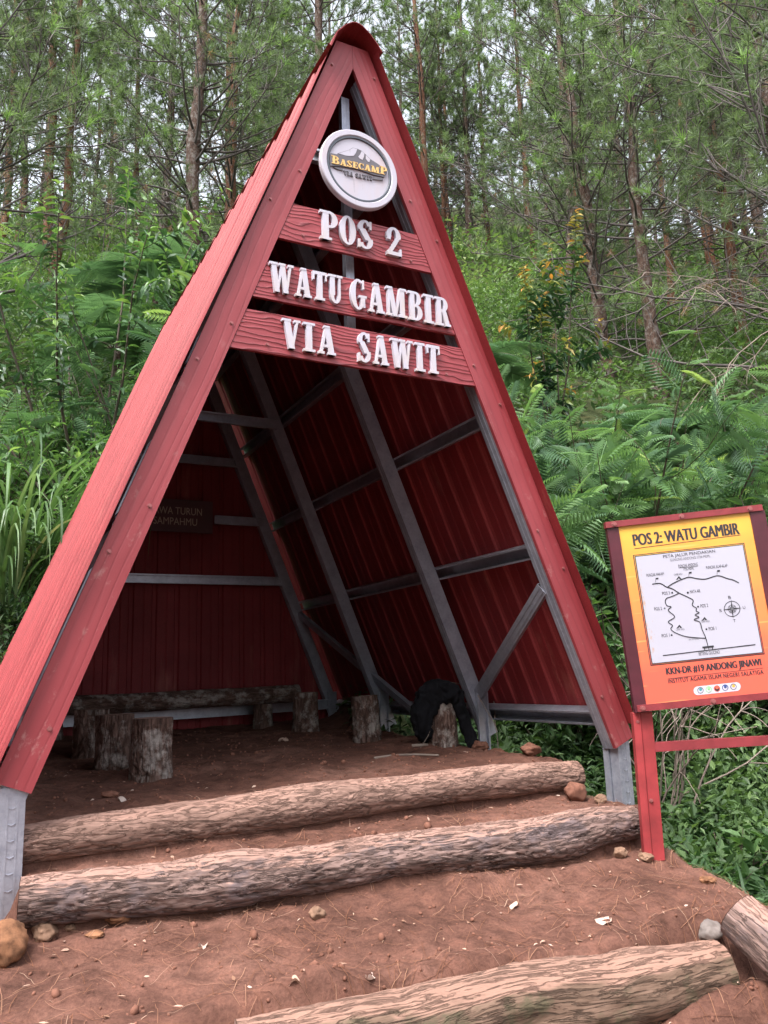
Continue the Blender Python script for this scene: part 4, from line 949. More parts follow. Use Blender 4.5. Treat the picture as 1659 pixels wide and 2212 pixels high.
    for c in ((848, 930), (1066, 1048), (1137, 1238), (843, 1288)): dot(c, 8)
    dot((784, 1062), 8, MAT['ink_soft']); dot((980, 930), 9)
    c0 = (1353, 1066)
    a = np.arange(41) / 40 * 2 * math.pi; line([(c0[0] + 66 * math.cos(t), c0[1] + 64 * math.sin(t)) for t in a], 5, name='compass_ring'); line([(c0[0] + 34 * math.cos(t), c0[1] + 33 * math.sin(t)) for t in a], 3, name='compass_ring')
    for j in range(8):
        t = math.radians(-96 + 45 * j); r = 78 if j % 2 == 0 else 42
        flat('compass_point', [uv(c0[0] + r * math.cos(t), c0[1] + r * math.sin(t)), uv(c0[0] + 13 * math.cos(t + .6), c0[1] + 13 * math.sin(t + .6)), uv(*c0), uv(c0[0] + 13 * math.cos(t - .6), c0[1] + 13 * math.sin(t - .6))], MAT['ink'] if j % 2 == 0 else MAT['ink_soft'], INK + (0.0006 if j % 2 == 0 else 0.0012))
    # pill with five round emblems
    pill = []
    for sgn, cc in ((1, (1392, 1722)), (-1, (1066, 1757))):
        for t in np.linspace(-90, 90, 9): pill.append(uv(cc[0] + sgn * 36 * math.cos(math.radians(t)), cc[1] + sgn * 37 * math.sin(math.radians(t))))
    flat('emblem_pill', pill, MAT['letter'], 0.0010)
    EM = [plain('emblem_teal', (0.05, 0.22, 0.26), .5), plain('emblem_green', (0.22, 0.50, 0.22), .5), plain('emblem_red', (0.55, 0.10, 0.06), .5), plain('emblem_navy', (0.03, 0.06, 0.20), .5), plain('emblem_gold', (0.60, 0.32, 0.05), .5)]
    for i, m in enumerate(EM):
        c = (1088 + 69.5 * i, 1752 - 7.5 * i); dot(c, 27, m if i in (1, 2, 3) else MAT['ink_soft'], 0.0018, 'emblem'); dot((c[0], c[1] + 2), 20, MAT['letter'] if i != 2 else MAT['ink'], 0.0026, 'emblem'); dot((c[0], c[1] - 6), 13, m, 0.0034, 'emblem')
    # posts and cross rail
    def at_plane(u, v, yy):
        d = ray(u, v); t = ((T - CAM) @ ey + yy) / (d @ ey); return loc(CAM + d * t)
    def post(dx):
        a0, a1 = at_plane(1367, 1541, .03), at_plane(1409, 1541, .03); b0, b1 = at_plane(1394, 1862, .03), at_plane(1440, 1862, .03)
        mb = MB(); yt = a0[1]
        w = a1[0] - a0[0]; st = [(0.0, 0.0), (0.30, -.006), (0.36, -.006), (0.42, 0.0), (1.0, 0.0)]
        rows = []
        for p, ln in ((a0, a1[0] - a0[0]), (b0, b1[0] - b0[0])):
            fr = [(p[0] + dx + f * w, yt + dy, p[2]) for f, dy in st]; bk = [(p[0] + dx + w, yt + 0.055, p[2]), (p[0] + dx, yt + 0.055, p[2])]; rows.append(fr + bk)
        V = np.array(rows); n = V.shape[1]; i = np.arange(n); j = (i + 1) % n
        mb.add(V.reshape(-1, 3), [i, i[::-1] + n, np.stack([i, i + n, j + n, j], 1)]); o = mb.build('post', MAT['red_post'], root)
        for f, g in ((0.22, 0.06), (0.55, 0.6)):
            q = a0 + (b0 - a0) * g; screw((q[0] + dx + f * w, yt - 0.002, q[2]), o, 'screw', 0.006)
        # the leg runs up behind the panel
        m2 = MB(); m2.box((a0[0] + dx + 0.012, yt + 0.004, a0[2] - 0.02), (a0[0] + dx + w - 0.012, yt + 0.04, zt - 0.03)); m2.build('upright', MAT['maroon'], root)
        return a0, b0, w, yt
    a0, b0, w, yt = post(0.0); post(0.66)
    c0_, c1_ = at_plane(1408, 1605, .03), at_plane(1408, 1625, .03)
    r0, r1 = at_plane(1659, 1590, .03), at_plane(1659, 1611, .03)
    sl_ = (r0[2] - c0_[2]) / (r0[0] - c0_[0]); xe = a0[0] + 0.70; xs = c0_[0] - 0.006
    mb = MB(); hgt = c0_[2] - c1_[2]; zz = lambda x: c0_[2] + sl_ * (x - c0_[0])
    mb.quadpoly([(xs, yt + .002, zz(xs) - hgt), (xe, yt + .002, zz(xe) - hgt), (xe, yt + .002, zz(xe)), (xs, yt + .002, zz(xs))], (0, 0.035, 0)); mb.build('cross_rail', MAT['red_bar'], root)
map_board()

# ------------------------------------------------------------------ stones, clods
def stone(u, v, size, mat, label, seed, name='stone', flat=0.75, cat='stone', sink=0.3, ang=2.0, at=None):
    bm = bmesh.new(); bmesh.ops.create_icosphere(bm, subdivisions=4, radius=1.0)
    co = np.array([w.co[:] for w in bm.verts]); n = co / np.linalg.norm(co, axis=1)[:, None]
    d = 1 + 0.26 * fbm(n * ang * 0.8 + seed * 5.3, 2) + 0.09 * fbm(n * 5 + seed, 3)
    # chop a few facets
    rs = np.random.default_rng(int(seed * 10))
    for k in range(7):
        ax = nrm(rs.normal(size=3)); h = 0.72 + 0.2 * rs.random(); pr = (n * d[:, None]) @ ax; d = np.where(pr > h, d * h / np.maximum(pr, 1e-6), d)
    co = n * d[:, None] * np.array([1.0, 0.85, flat]) * size
    for w, c in zip(bm.verts, co): w.co = c
    me = bpy.data.meshes.new(name); bm.to_mesh(me); bm.free(); me.materials.append(MAT[mat])
    me.polygons.foreach_set('use_smooth', np.ones(len(me.polygons), bool))
    o = bpy.data.objects.new(name, me); COL.objects.link(o)
    P = hit(u, v)
    if at: P = hut2w(at[0], at[1], 0); P[2] = T1(P[0], P[1])
    o.location = (P[0], P[1], P[2] + size * flat * (1 - sink) * 0.9); o.rotation_euler = (0, 0, seed)
    tag(o, label, cat); return o
stone(6, 2078, 0.080, 'orange_stone', 'big rounded orange stone at the left edge below the steel post', 1.1, flat=0.9, sink=0.15)
stone(98, 2028, 0.050, 'stone', 'small brown stone behind the big orange stone at the left', 2.2, flat=0.8)
stone(255, 1990, 0.050, 'orange_stone', 'flat tan stone half buried under the left end of the middle log', 3.3, flat=0.45, sink=0.45)
stone(685, 1984, 0.034, 'stone', 'fist sized brown stone on the soil below the middle log', 4.4)
stone(150, 2012, 0.026, 'stone', 'small pale stone on the soil near the left end of the middle log', 5.5, flat=0.6)
stone(205, 2022, 0.034, 'orange_stone', 'yellowish chip of stone on the soil at the lower left', 6.1, flat=0.35, sink=0.5)
stone(1535, 2030, 0.05, 'grey_stone', 'grey broken stone against the right end of the lowest step log', 6.6, flat=0.75)
stone(1272, 1708, 0.062, 'clod', 'brown soil clod at the right end of the top step log', 7.7, name='soil_clod', cat='clod', flat=0.95, at=(1.14, 0.03))
stone(1318, 1712, 0.055, 'stone', 'mossy tan stone beside the right steel post', 8.8, at=(1.36, 0.22))
stone(1338, 1728, 0.055, 'stone', 'brown rounded stone at the foot of the right steel post', 9.9, at=(1.38, 0.10))
stone(1298, 1735, 0.036, 'stone', 'small brown stone in front of the clod near the right steel post', 10.3)
stone(1205, 1655, 0.062, 'clod', 'soil clod on the platform edge behind the top step log', 11.4, name='soil_clod', cat='clod', flat=0.6, at=(1.17, 0.42))
stone(1135, 1615, 0.085, 'clod', 'large lump of brown soil at the platform edge under the right wall', 12.1, name='soil_clod', cat='clod', flat=0.6, at=(1.23, 0.82))
stone(1078, 1590, 0.06, 'clod', 'lump of soil beside the second steel foot on the right', 13.2, name='soil_clod', cat='clod', flat=0.55, at=(1.24, 1.0))
stone(180, 1602, 0.06, 'orange_stone', 'orange brown stone in the dark behind the left fascia board', 14.3)
stone(198, 1622, 0.04, 'stone', 'small stone beside the orange one in the left corner of the floor', 15.1)
stone(228, 1628, 0.032, 'stone', 'pale stone in front of the three left stumps', 15.9, flat=0.6)
stone(236, 1722, 0.035, 'clod', 'dark clod on the floor before the nearest left stump', 16.4, name='soil_clod', cat='clod', flat=0.5)
stone(1398, 1858, 0.035, 'stone', 'small stone at the foot of the red map board post', 17.5, flat=0.6)
stone(1340, 1852, 0.033, 'stone', 'round brown pebble below the right end of the middle log', 18.6)
stone(1527, 1905, 0.035, 'orange_stone', 'pale flat stone on the soil right of the map board post', 19.7, flat=0.4)

# ------------------------------------------------------------------ litter on the soil
def litter():
    n = 4200; x = RNG.uniform(-2.2, 2.4, n * 3); y = RNG.uniform(1.9, 6.6, n * 3)
    X, Y = w2hut(x, y); dens = np.where(Y > 0.2, 0.10, np.where(Y > -0.12, 0.35, 1.0)) * (0.35 + 0.9 * sstep(-.1, .5, fbm(np.stack([x * 2.3, y * 2.3, 0 * x + 2], 1), 3)))
    keep = (RNG.random(n * 3) < dens) & (X > -1.7) & (X < 1.9 + 0 * Y) & (Y < 3.2); x, y = x[keep][:n], y[keep][:n]; n = len(x)
    a = RNG.uniform(0, 2 * math.pi, n); L = RNG.uniform(0.04, 0.17, n); cv = RNG.normal(0, .4, n); w = RNG.uniform(0.0005, 0.0010, n)
    t = np.linspace(0, 1, 6); mb = MB()
    ang = a[:, None] + cv[:, None] * (t - .5)[None]; st = L[:, None] / 5
    px = x[:, None] + np.cumsum(np.cos(ang) * st, 1); py = y[:, None] + np.cumsum(np.sin(ang) * st, 1)
    pz = terrain(px.ravel(), py.ravel()).reshape(px.shape) + 0.003 + RNG.random(n)[:, None] * 0.006 * (1 + np.sin(t * 3.1))[None]
    sx, sy = -np.sin(ang) * w[:, None], np.cos(ang) * w[:, None]
    V = np.stack([np.stack([px + sx, py + sy, pz], -1), np.stack([px - sx, py - sy, pz], -1)], 2).reshape(n, 12, 3)
    f = np.array([(2 * i, 2 * i + 1, 2 * i + 3, 2 * i + 2) for i in range(5)]); F = (f[None] + (np.arange(n) * 12)[:, None, None]).reshape(-1, 4)
    mb.add(V.reshape(-1, 3), F, rnd=np.repeat(RNG.random(n), 12)); o = mb.build('fallen_needles', MAT['straw']); tag(o, 'dry pine needles and straw strewn over the soil steps', 'needles', kind='stuff')
    # chips and crumbled leaves
    n = 420; x = RNG.uniform(-1.9, 2.0, n * 3); y = RNG.uniform(2.0, 6.4, n * 3); X, Y = w2hut(x, y); k = (X > -1.4) & (X < 1.6) & (Y < 3.2) & (RNG.random(n * 3) < np.where(Y > .2, .35, 1)); x, y = x[k][:n], y[k][:n]; n = len(x)
    d = np.stack([RNG.normal(size=n), RNG.normal(size=n), RNG.normal(0, .15, n)], 1); mb = MB()
    scatter(mb, *LEAF6, np.stack([x, y, terrain(x, y) + 0.006], 1), frames(d, np.array([0, 0, 1.0]) + RNG.normal(0, .25, (n, 3))), np.stack([RNG.uniform(.005, .014, n), RNG.uniform(.010, .034, n), RNG.uniform(.005, .02, n)], 1), RNG.random(n) * .85)
    o = mb.build('leaf_litter', MAT['dry_leaf']); tag(o, 'small pale chips and crumbled dry leaves on the soil', 'leaf litter', kind='stuff')
    # pebbles
    n = 1500; x = RNG.uniform(-1.9, 2.2, n * 3); y = RNG.uniform(2.0, 6.4, n * 3); X, Y = w2hut(x, y); k = (X > -1.7) & (X < 1.7); x, y = x[k][:n], y[k][:n]; n = len(x)
    bm = bmesh.new(); bmesh.ops.create_icosphere(bm, subdivisions=1, radius=1); bm.verts.ensure_lookup_table(); tv = np.array([q.co[:] for q in bm.verts]); tf = np.array([[q.index for q in f_.verts] for f_ in bm.faces]); bm.free()
    s = RNG.uniform(.003, .010, n) * (1 + 1.2 * (RNG.random(n) > .93)); mb = MB(); d = RNG.normal(size=(n, 3))
    scatter(mb, tv, tf, np.stack([x, y, terrain(x, y) + s * .2], 1), frames(d, RNG.normal(size=(n, 3))), np.stack([s, s * RNG.uniform(.6, 1, n), s * .7], 1), RNG.random(n))
    o = mb.build('pebbles', MAT['clod'], smooth=True); tag(o, 'crumbs of soil and pebbles scattered over the trodden steps', 'pebbles', kind='stuff')
litter()
def fallen_leaf(u, v, L, w, label, seed, rnd=0.8):
    P = hit(u, v); mb = MB(); a = seed * 2.1
    n = 10; t = np.linspace(0, 1, n); wd = w * np.sin(np.clip(t * math.pi, 0.08, 3.05)) ** .7
    rows = [np.stack([s * wd, t * L - L / 2, 0.005 + 0.012 * np.sin(t * 4 + seed) * s * s + 0.006 * np.sin(t * 7 + seed * 3)], 1) for s in (-1, -.4, .1, .5, 1)]
    V = np.stack(rows, 1).reshape(-1, 3); i = np.arange(n - 1)[:, None] * 5 + np.arange(4)[None]; F = np.stack([i, i + 1, i + 6, i + 5], -1).reshape(-1, 4)
    mb.add(V, F, rnd=np.full(len(V), rnd)); o = mb.build('fallen_leaf', MAT['dry_leaf'], smooth=True); o.location = P + np.array([0, 0, .004]); o.rotation_euler = (0.05, 0.06, a); tag(o, label, 'leaf'); return o
fallen_leaf(1302, 1996, 0.075, 0.034, 'pale oval dead leaf on the soil before the map board', 1.0, .8)
fallen_leaf(268, 1731, 0.07, 0.016, 'curled white leaf on the shelter floor near the left stumps', 2.0, 1.0)
fallen_leaf(612, 1600, 0.11, 0.035, 'grey dead leaf on the floor in front of the rear stump', 3.0, 0.7)
fallen_leaf(800, 2118, 0.07, 0.014, 'pale thin leaf on the soil at the bottom centre', 4.4, 0.95)
fallen_leaf(632, 2131, 0.05, 0.012, 'yellowish small leaf on the soil at the bottom centre left', 5.3, 0.6)
fallen_leaf(438, 2052, 0.035, 0.016, 'small pale leaf on the soil below the middle log', 6.2, 0.9)
fallen_leaf(1110, 1962, 0.05, 0.014, 'pale chip of bark on the soil under the middle log', 7.1, 0.8)
def stick(pts, r, mat, label):
    P = np.array([hit(*p) for p in pts]); P[:, 2] += r * 0.8; m = MB(); t = np.linspace(0, len(P) - 1, 24); Q = np.stack([np.interp(t, np.arange(len(P)), P[:, i]) for i in range(3)], 1)
    base = Q[0].copy(); V, F = tube(Q - base, r * np.linspace(1.1, .8, 24), 7); m.add(V, F); o = m.build('stick', MAT[mat], smooth=True); o.location = base; tag(o, label, 'stick')
stick([(808, 1640), (850, 1634), (900, 1632), (948, 1634)], 0.007, 'dead_twig', 'thin pale stick lying on the shelter floor')
stick([(890, 1614), (925, 1612)], 0.010, 'dead_twig', 'short stub of branch beside the cloth covered stump')
stick([(1285, 1757), (1305, 1750)], 0.0035, 'letter', 'short white straw on the soil above the middle log')
#PART4
# ------------------------------------------------------------------ vegetation
def unit(n, rng=RNG): return nrm(rng.normal(size=(n, 3)))
def finish(root, stems, leaves, sm, lm, part='foliage'):
    if stems.n: stems.build('stems', MAT[sm], root, smooth=True)
    if leaves.n: leaves.build(part, MAT[lm], root)
    return root
def curve_path(p0, d, L, n, bend, rng, wob=0.1):
    """path that starts along d and bends towards 'bend' (vector added over its length)"""
    d = nrm(d); st = L / (n - 1); P = [np.array(p0, float)]
    for i in range(n - 1):
        d = nrm(d + bend / (n - 1) + rng.normal(0, wob, 3)); P.append(P[-1] + d * st)
    return np.array(P)

def make_pine(seed, Ht, r0, live_from, dead_from, bark, lean=(0, 0), nd=26, spread=3.0):
    rng = np.random.default_rng(seed); root = empty('pine_tree')
    n = 15; t = np.linspace(0, 1, n); wx = np.cumsum(rng.normal(0, 0.05, n)); wy = np.cumsum(rng.normal(0, 0.05, n))
    P = np.stack([wx + lean[0] * t * Ht, wy + lean[1] * t * Ht, t * Ht - 0.4], 1); rr = r0 * (1 - 0.78 * t) ; rr[0] *= 1.25
    tt = np.linspace(0, n - 1, 60); Q = np.stack([np.interp(tt, np.arange(n), P[:, i]) for i in range(3)], 1); q_r = np.interp(tt, np.arange(n), rr) * (1 + 0.06 * rng.normal(size=60))
    V, F = tube(Q, q_r, 12); ang = np.tile(np.arange(12) / 12 * 2 * math.pi, 60); rl = np.repeat(q_r, 12)
    mb = MB(); mb.add(V, F, lc=np.stack([np.repeat(Q[:, 2], 12), rl * np.cos(ang), rl * np.sin(ang)], 1) + seed); mb.build('trunk', MAT[bark], root, smooth=True)
    bw = MB(); nd_pos, nd_dir, nd_len, nd_rnd = [], [], [], []
    z = dead_from
    while z < Ht - 0.6:
        f = z / Ht; c = np.array([np.interp(z, P[:, 2], P[:, 0]), np.interp(z, P[:, 2], P[:, 1]), z]); tr = np.interp(z, P[:, 2], rr)
        for b in range(rng.integers(2, 5)):
            live = z > live_from and rng.random() > 0.10
            a = rng.uniform(0, 2 * math.pi); L = (spread * (1 - f) ** 0.75 + 0.5) * rng.uniform(0.6, 1.15)
            if not live: L *= rng.uniform(0.35, 0.9)
            up0 = rng.uniform(-0.15, 0.35) + 0.5 * f
            d = np.array([math.cos(a), math.sin(a), up0]); bp = curve_path(c, d, L, 9, np.array([0, 0, rng.uniform(-0.5, 0.1)]) if not live else np.array([0, 0, rng.uniform(0.0, 0.75)]), rng, 0.09)
            V, F = tube(bp, np.linspace(max(tr * .24, .016), 0.008, 9) * (1 if live else .8), 4, False); bw.add(V, F)
            m = int(L * (3.6 if live else 2.6)) + 2
            for k in range(m):
                s = rng.uniform(0.28, 1.0); i = s * 8; j = int(min(i, 7)); p = bp[j] + (bp[j + 1] - bp[j]) * (i - j); td = nrm(bp[j + 1] - bp[j])
                sd_ = nrm(np.cross(td, rng.normal(size=3))); d2 = nrm(td * rng.uniform(.4, .9) + sd_ * 0.8 + np.array([0, 0, .15])); l2 = L * rng.uniform(0.14, 0.34) * (1.25 - s * .7)
                tp = curve_path(p, d2, l2, 5, np.array([0, 0, .7 if live else -.2]), rng, 0.14)
                V, F = tube(tp, np.linspace(.011, .005, 5), 3, False); bw.add(V, F)
                if live:
                    ends = [(tp[-1], nrm(tp[-1] - tp[-2]))]
                    if rng.random() < .55: ends.append((tp[3], nrm(tp[3] - tp[2] + rng.normal(0, .5, 3))))
                    for e, ed in ends: nd_pos.append(e); nd_dir.append(nrm(ed + np.array([0, 0, .25]))); nd_len.append(rng.uniform(.17, .27)); nd_rnd.append(np.clip(rng.normal(.42, .22), 0, .86))
                elif rng.random() < .10: nd_pos.append(tp[-1]); nd_dir.append(np.array([0, 0, -1.0])); nd_len.append(.2); nd_rnd.append(1.0)
            if live: nd_pos.append(bp[-1]); nd_dir.append(nrm(bp[-1] - bp[-2] + [0, 0, .5])); nd_len.append(.26); nd_rnd.append(.9)
        z += rng.uniform(.28, .55)
    bw.build('branches', MAT['twig'], root, smooth=True)
    nd_pos, nd_dir, nd_len, nd_rnd = map(np.array, (nd_pos, nd_dir, nd_len, nd_rnd)); K = len(nd_pos)
    pos = np.repeat(nd_pos, nd, 0) - np.repeat(nd_dir * nd_len[:, None], nd, 0) * rng.uniform(0, .45, K * nd)[:, None]
    d = nrm(np.repeat(nd_dir, nd, 0) * rng.uniform(.25, 1.3, K * nd)[:, None] + nrm(rng.normal(size=(K * nd, 3))) * .8 + np.array([0, 0, -.12])); L = np.repeat(nd_len, nd) * rng.uniform(.7, 1.2, K * nd)
    lv = MB(); scatter(lv, *NEEDLE, pos, frames(d, rng.normal(size=(K * nd, 3))), np.stack([np.full(K * nd, .0115), L, L], 1), np.clip(np.repeat(nd_rnd, nd) + rng.normal(0, .05, K * nd) * (np.repeat(nd_rnd, nd) < .9), 0, 1))
    lv.build('needles', MAT['needle'], root); return root

def put(root, P, rz=0, sc=1.0, tilt=(0, 0)):
    root.location = P; root.rotation_euler = (tilt[0], tilt[1], rz); root.scale = (sc, sc, sc); return root
# near pines, each with a look of its own
near_pines = [
 (1850, 400, 11.5, .18, 2.6, 1.0, 'pine_bark', (0.0, 0), 107, 'pine beyond the right edge whose boughs hang into the picture'),
 (-190, 300, 12.5, .18, 2.6, 1.0, 'pine_bark', (0.0, 0), 108, 'pine beyond the left edge whose boughs hang into the picture'),
 (425, 420, 17.0, .21, 4.2, 1.2, 'pine_bark', (0.0, 0.0), 101, 'thick grey-brown pine trunk left of the shelter roof, lowest on the slope'),
 (488, 380, 20.5, .185, 4.6, 1.5, 'pine_bark_red', (0.005, 0), 102, 'reddish pine trunk close behind the thick one left of the roof'),
 (1283, 500, 16.5, .155, 4.0, 1.2, 'pine_bark', (-0.015, 0), 103, 'grey lichened pine behind the orange-tipped sapling'),
 (1378, 450, 15.5, .155, 4.2, 0.8, 'pine_bark', (0.0, 0), 104, 'dark forked-looking pine with many low branches, right of the shelter'),
 (1440, 600, 23.0, .125, 6.0, 2.0, 'pine_bark_red', (-0.03, 0), 105, 'slim orange-barked pine leaning left behind the dark pine'),
 (1597, 700, 18.5, .16, 4.6, 1.2, 'pine_bark_red', (-0.03, 0), 106, 'rust-barked pine near the right edge above the map board'),
]
for (u, v, dist, r, lv_, dd, bk, ln, sd_, lab) in near_pines:
    p = at_dist(u, v, dist); tr = make_pine(sd_, 15.0, r, lv_ * .62, dd, bk, ln, 30, 3.9 if sd_ < 107 else 5.6); put(tr, p); tag(tr, lab, 'tree', 'pines near the shelter')
# crowns seen only as overhanging boughs: a pine above the left edge and one above the right
far_var = [make_pine(201 + i, 16.0 + 1.5 * i, .15 + .01 * i, 5.0, 2.0, 'pine_bark_red' if i % 2 == 0 else 'pine_bark', (0.01 * (i - 2), 0), 40, 3.8) for i in range(4)]
FL = 'slender pine among the many standing up the slope behind the shelter'
far_spots = [(60 + 37 * ((i * 17) % 43), 260, 30 + (i * 7) % 34) for i in range(26)] + [(105, 400, 25), (82, 420, 31), (300, 380, 29), (352, 400, 27), (505, 420, 26), (675, 120, 24), (150, 60, 22), (560, 200, 30), (620, 100, 36), (1215, 400, 26), (1045, 480, 36), (1005, 420, 33), (975, 430, 38), (950, 450, 44), (1140, 400, 31), (1335, 350, 29), (1520, 400, 27), (1640, 420, 30), (1560, 300, 38), (1460, 300, 42), (900, 200, 30), (860, 150, 40), (20, 300, 27), (210, 250, 36), (250, 330, 42), (420, 250, 44), (30, 200, 46), (1100, 300, 46), (1250, 250, 40), (1400, 200, 50), (1600, 250, 52), (700, 150, 48), (540, 250, 50), (1180, 250, 54), (1020, 250, 56), (330, 200, 54), (130, 250, 56), (800, 100, 58), (940, 100, 34), (1660, 200, 24), (-60, 300, 19), (1730, 400, 17)]
fr = random.Random(5)
for i, (u, v, dist) in enumerate(far_spots):
    src = far_var[i % 4]; tr = src if i < 4 else copy_tree(src)
    put(tr, at_dist(u, v, dist), fr.uniform(0, 6.28), fr.uniform(.85, 1.15), (fr.uniform(-.03, .03), fr.uniform(-.03, .03))); tag(tr, FL, 'tree', 'pines up the slope')

# unseen trees added behind the viewer to darken the shelter interior
def shade_wood_behind():
    rng = np.random.default_rng(404); lf = MB(); tk = MB()
    for k in range(38):
        a = math.radians(rng.uniform(95, 265)); r = rng.uniform(8.0, 24.0); x, y = r * math.sin(a), r * math.cos(a) - 1.0; h = rng.uniform(9, 15); z0 = -0.06 * r
        V, F = tube(np.array([(x, y, z0 - 1), (x + .1, y, h * .5), (x, y + .1, h)]), [.17, .12, .03], 7); tk.add(V, F, rnd=0)
        n = 620; u = nrm(rng.normal(size=(n, 3))); rr = rng.random(n) ** .4; zc = h * .56
        P = np.array([x, y, zc]) + u * rr[:, None] * np.array([2.5, 2.5, h * .46]); d = u + rng.normal(0, .8, (n, 3))
        scatter(lf, *LEAF2, P, frames(d, rng.normal(size=(n, 3))), np.stack([rng.uniform(.14, .26, n), rng.uniform(.3, .55, n), np.full(n, .3)], 1), rng.random(n) * .7)
    o = lf.build('shade_wood', MAT['under']); tag(o, 'unseen trees added behind the viewer to shade the shelter', 'shade_wood', kind='stuff'); t = tk.build('trunks', MAT['twig'], o, smooth=True); t['kind'] = 'stuff'
shade_wood_behind()
# ---- leafy shrubs
def make_shrub(name, seed, h, w, nst, leaf_l, leaf_w, per, lm, tmpl=LEAF6, droop=0.25, tipbright=0.3, from_=0.2, sm='stem', lean=(0, 0), b0=.35):
    rng = np.random.default_rng(seed); root = empty(name); st = MB(); lv = MB(); pos = []; dirs = []; rn = []; ups = []; sc = []
    def leaves(path, k, s0, tip):
        n = len(path)
        for q in range(k):
            s = s0 + (1 - s0) * (q + rng.random()) / k; i = s * (n - 1); j = int(min(i, n - 2)); p = path[j] + (path[j + 1] - path[j]) * (i - j); td = nrm(path[j + 1] - path[j])
            a = q * 2.4 + rng.normal(0, .4); e1 = nrm(np.cross(td, [0.3, .2, 1.0])); e2 = np.cross(td, e1); d = nrm(e1 * math.cos(a) + e2 * math.sin(a) + td * rng.uniform(.1, .8) + np.array([0, 0, -droop * rng.uniform(.2, 1.6)]))
            pos.append(p); dirs.append(d); ups.append(np.array([0, 0, 1.0]) + rng.normal(0, .35, 3)); rn.append(np.clip(b0 + tip * (s - .4) + rng.normal(0, .16), 0, 1)); sc.append(rng.uniform(.65, 1.2) * (1.0 - .35 * max(0, s - .8) / .2))
    for i in range(nst):
        a = rng.uniform(0, 2 * math.pi); r = w * math.sqrt(rng.random()) * .5; d = np.array([math.cos(a) * r * 1.6 / h + lean[0], math.sin(a) * r * 1.6 / h + lean[1], 1.0]); L = h * rng.uniform(.6, 1.05)
        p = curve_path((math.cos(a) * r * .35, math.sin(a) * r * .35, -0.05), d, L, 8, np.array([math.cos(a) * .25, math.sin(a) * .25, -.05]), rng, .07)
        V, F = tube(p, np.linspace(.008 + h * .003, .0025, 8), 4, False); st.add(V, F); leaves(p, int(per * .55), from_, tipbright)
        for k in range(int(rng.integers(2, 6))):
            s = rng.uniform(.3, .9); j = int(s * 7); td = nrm(p[min(j + 1, 7)] - p[max(j - 1, 0)]); d2 = nrm(td * .7 + nrm(rng.normal(size=3)) * .7); l2 = L * rng.uniform(.18, .36)
            q = curve_path(p[j], d2, l2, 5, np.array([0, 0, .2]), rng, .1); V, F = tube(q, np.linspace(.005, .002, 5), 3, False); st.add(V, F); leaves(q, int(per * .35), .15, tipbright)
    n = len(pos); sc = np.array(sc)
    scatter(lv, *tmpl, np.array(pos), frames(np.array(dirs), np.array(ups)), np.stack([leaf_w * sc, leaf_l * sc, leaf_l * sc], 1), np.array(rn)); return finish(root, st, lv, sm, lm)

# bipinnate (feathery) leaf template: a rachis with pinnae made of narrow blades
def feather_template(np_=12):
    V = []; F = []; n = 0
    for i in range(np_):
        s = .12 + .85 * i / (np_ - 1); pl = .34 * math.sin(math.pi * (0.2 + .72 * s)) + .05
        for sd_ in (-1, 1):
            d = np.array([sd_ * .86, .5, -.10]); d = d / np.linalg.norm(d); o = np.array([0, s, -.22 * s * s]); w = .030
            t = np.array([-d[1] * sd_, d[0] * sd_, 0]) ; a = o + d * pl * .06; m = o + d * pl * .5 + np.array([0, 0, .012]); e = o + d * pl + np.array([0, 0, -.05])
            V += [a, m + t * w, e, m - t * w]; F += [(n, n + 1, n + 2), (n, n + 2, n + 3)]; n += 4
    for i in range(3):
        s0, s1 = i / 3, (i + 1) / 3; z0, z1 = -.22 * s0 * s0, -.22 * s1 * s1
        V += [(-.006, s0, z0), (.006, s0, z0), (.006, s1, z1), (-.006, s1, z1)]; F += [(n, n + 1, n + 2), (n, n + 2, n + 3)]; n += 4
    return np.array(V), np.array(F)
FEATH = feather_template()
def make_fern(seed, nf, L, trunk_h=0.0, up=0.9):
    rng = np.random.default_rng(seed); root = empty('tree_fern'); st = MB(); lv = MB(); top = np.array([0, 0, trunk_h])
    if trunk_h > 0:
        P = np.stack([np.linspace(0, .05, 8), np.linspace(0, .03, 8), np.linspace(-.2, trunk_h, 8)], 1); V, F = tube(P, .055 + .012 * rng.normal(size=8), 9); tr = MB(); tr.add(V, F, lc=V); tr.build('trunk', MAT['pine_bark'], root, smooth=True)
    for f in range(nf):
        a = f / nf * 2 * math.pi + rng.normal(0, .2); l = L * rng.uniform(.75, 1.1); d = np.array([math.cos(a), math.sin(a), up * rng.uniform(.5, 1.3)])
        p = curve_path(top, d, l, 14, np.array([math.cos(a) * .3, math.sin(a) * .3, -1.25 * rng.uniform(.8, 1.2)]), rng, .02)
        V, F = tube(p, np.linspace(.011, .003, 14), 4, False); st.add(V, F)
        n = 36; pos = []; dr = []; up_ = []; sc = []; rn = rng.uniform(.2, .8)
        T = nrm(np.gradient(p, axis=0)); side = nrm(np.cross(T, [0, 0, 1.0])); nor = np.cross(side, T)
        for k in range(n):
            s = .10 + .88 * k / (n - 1); i = s * 13; j = int(min(i, 12)); q = p[j] + (p[j + 1] - p[j]) * (i - j); pl = l * .30 * (math.sin(math.pi * min(1, .12 + .86 * s)) ** .7)
            for sg in (-1, 1): pos.append(q); dr.append(side[j] * sg * .92 + T[j] * .38 - nor[j] * .12 + rng.normal(0, .04, 3)); up_.append(nor[j]); sc.append(pl)
        sc = np.array(sc); scatter(lv, *PINNA, np.array(pos), frames(np.array(dr), np.array(up_)), np.stack([sc, sc, sc], 1), np.clip(rn + rng.normal(0, .1, len(pos)), 0, 1))
    return finish(root, st, lv, 'stem', 'fern', 'fronds')
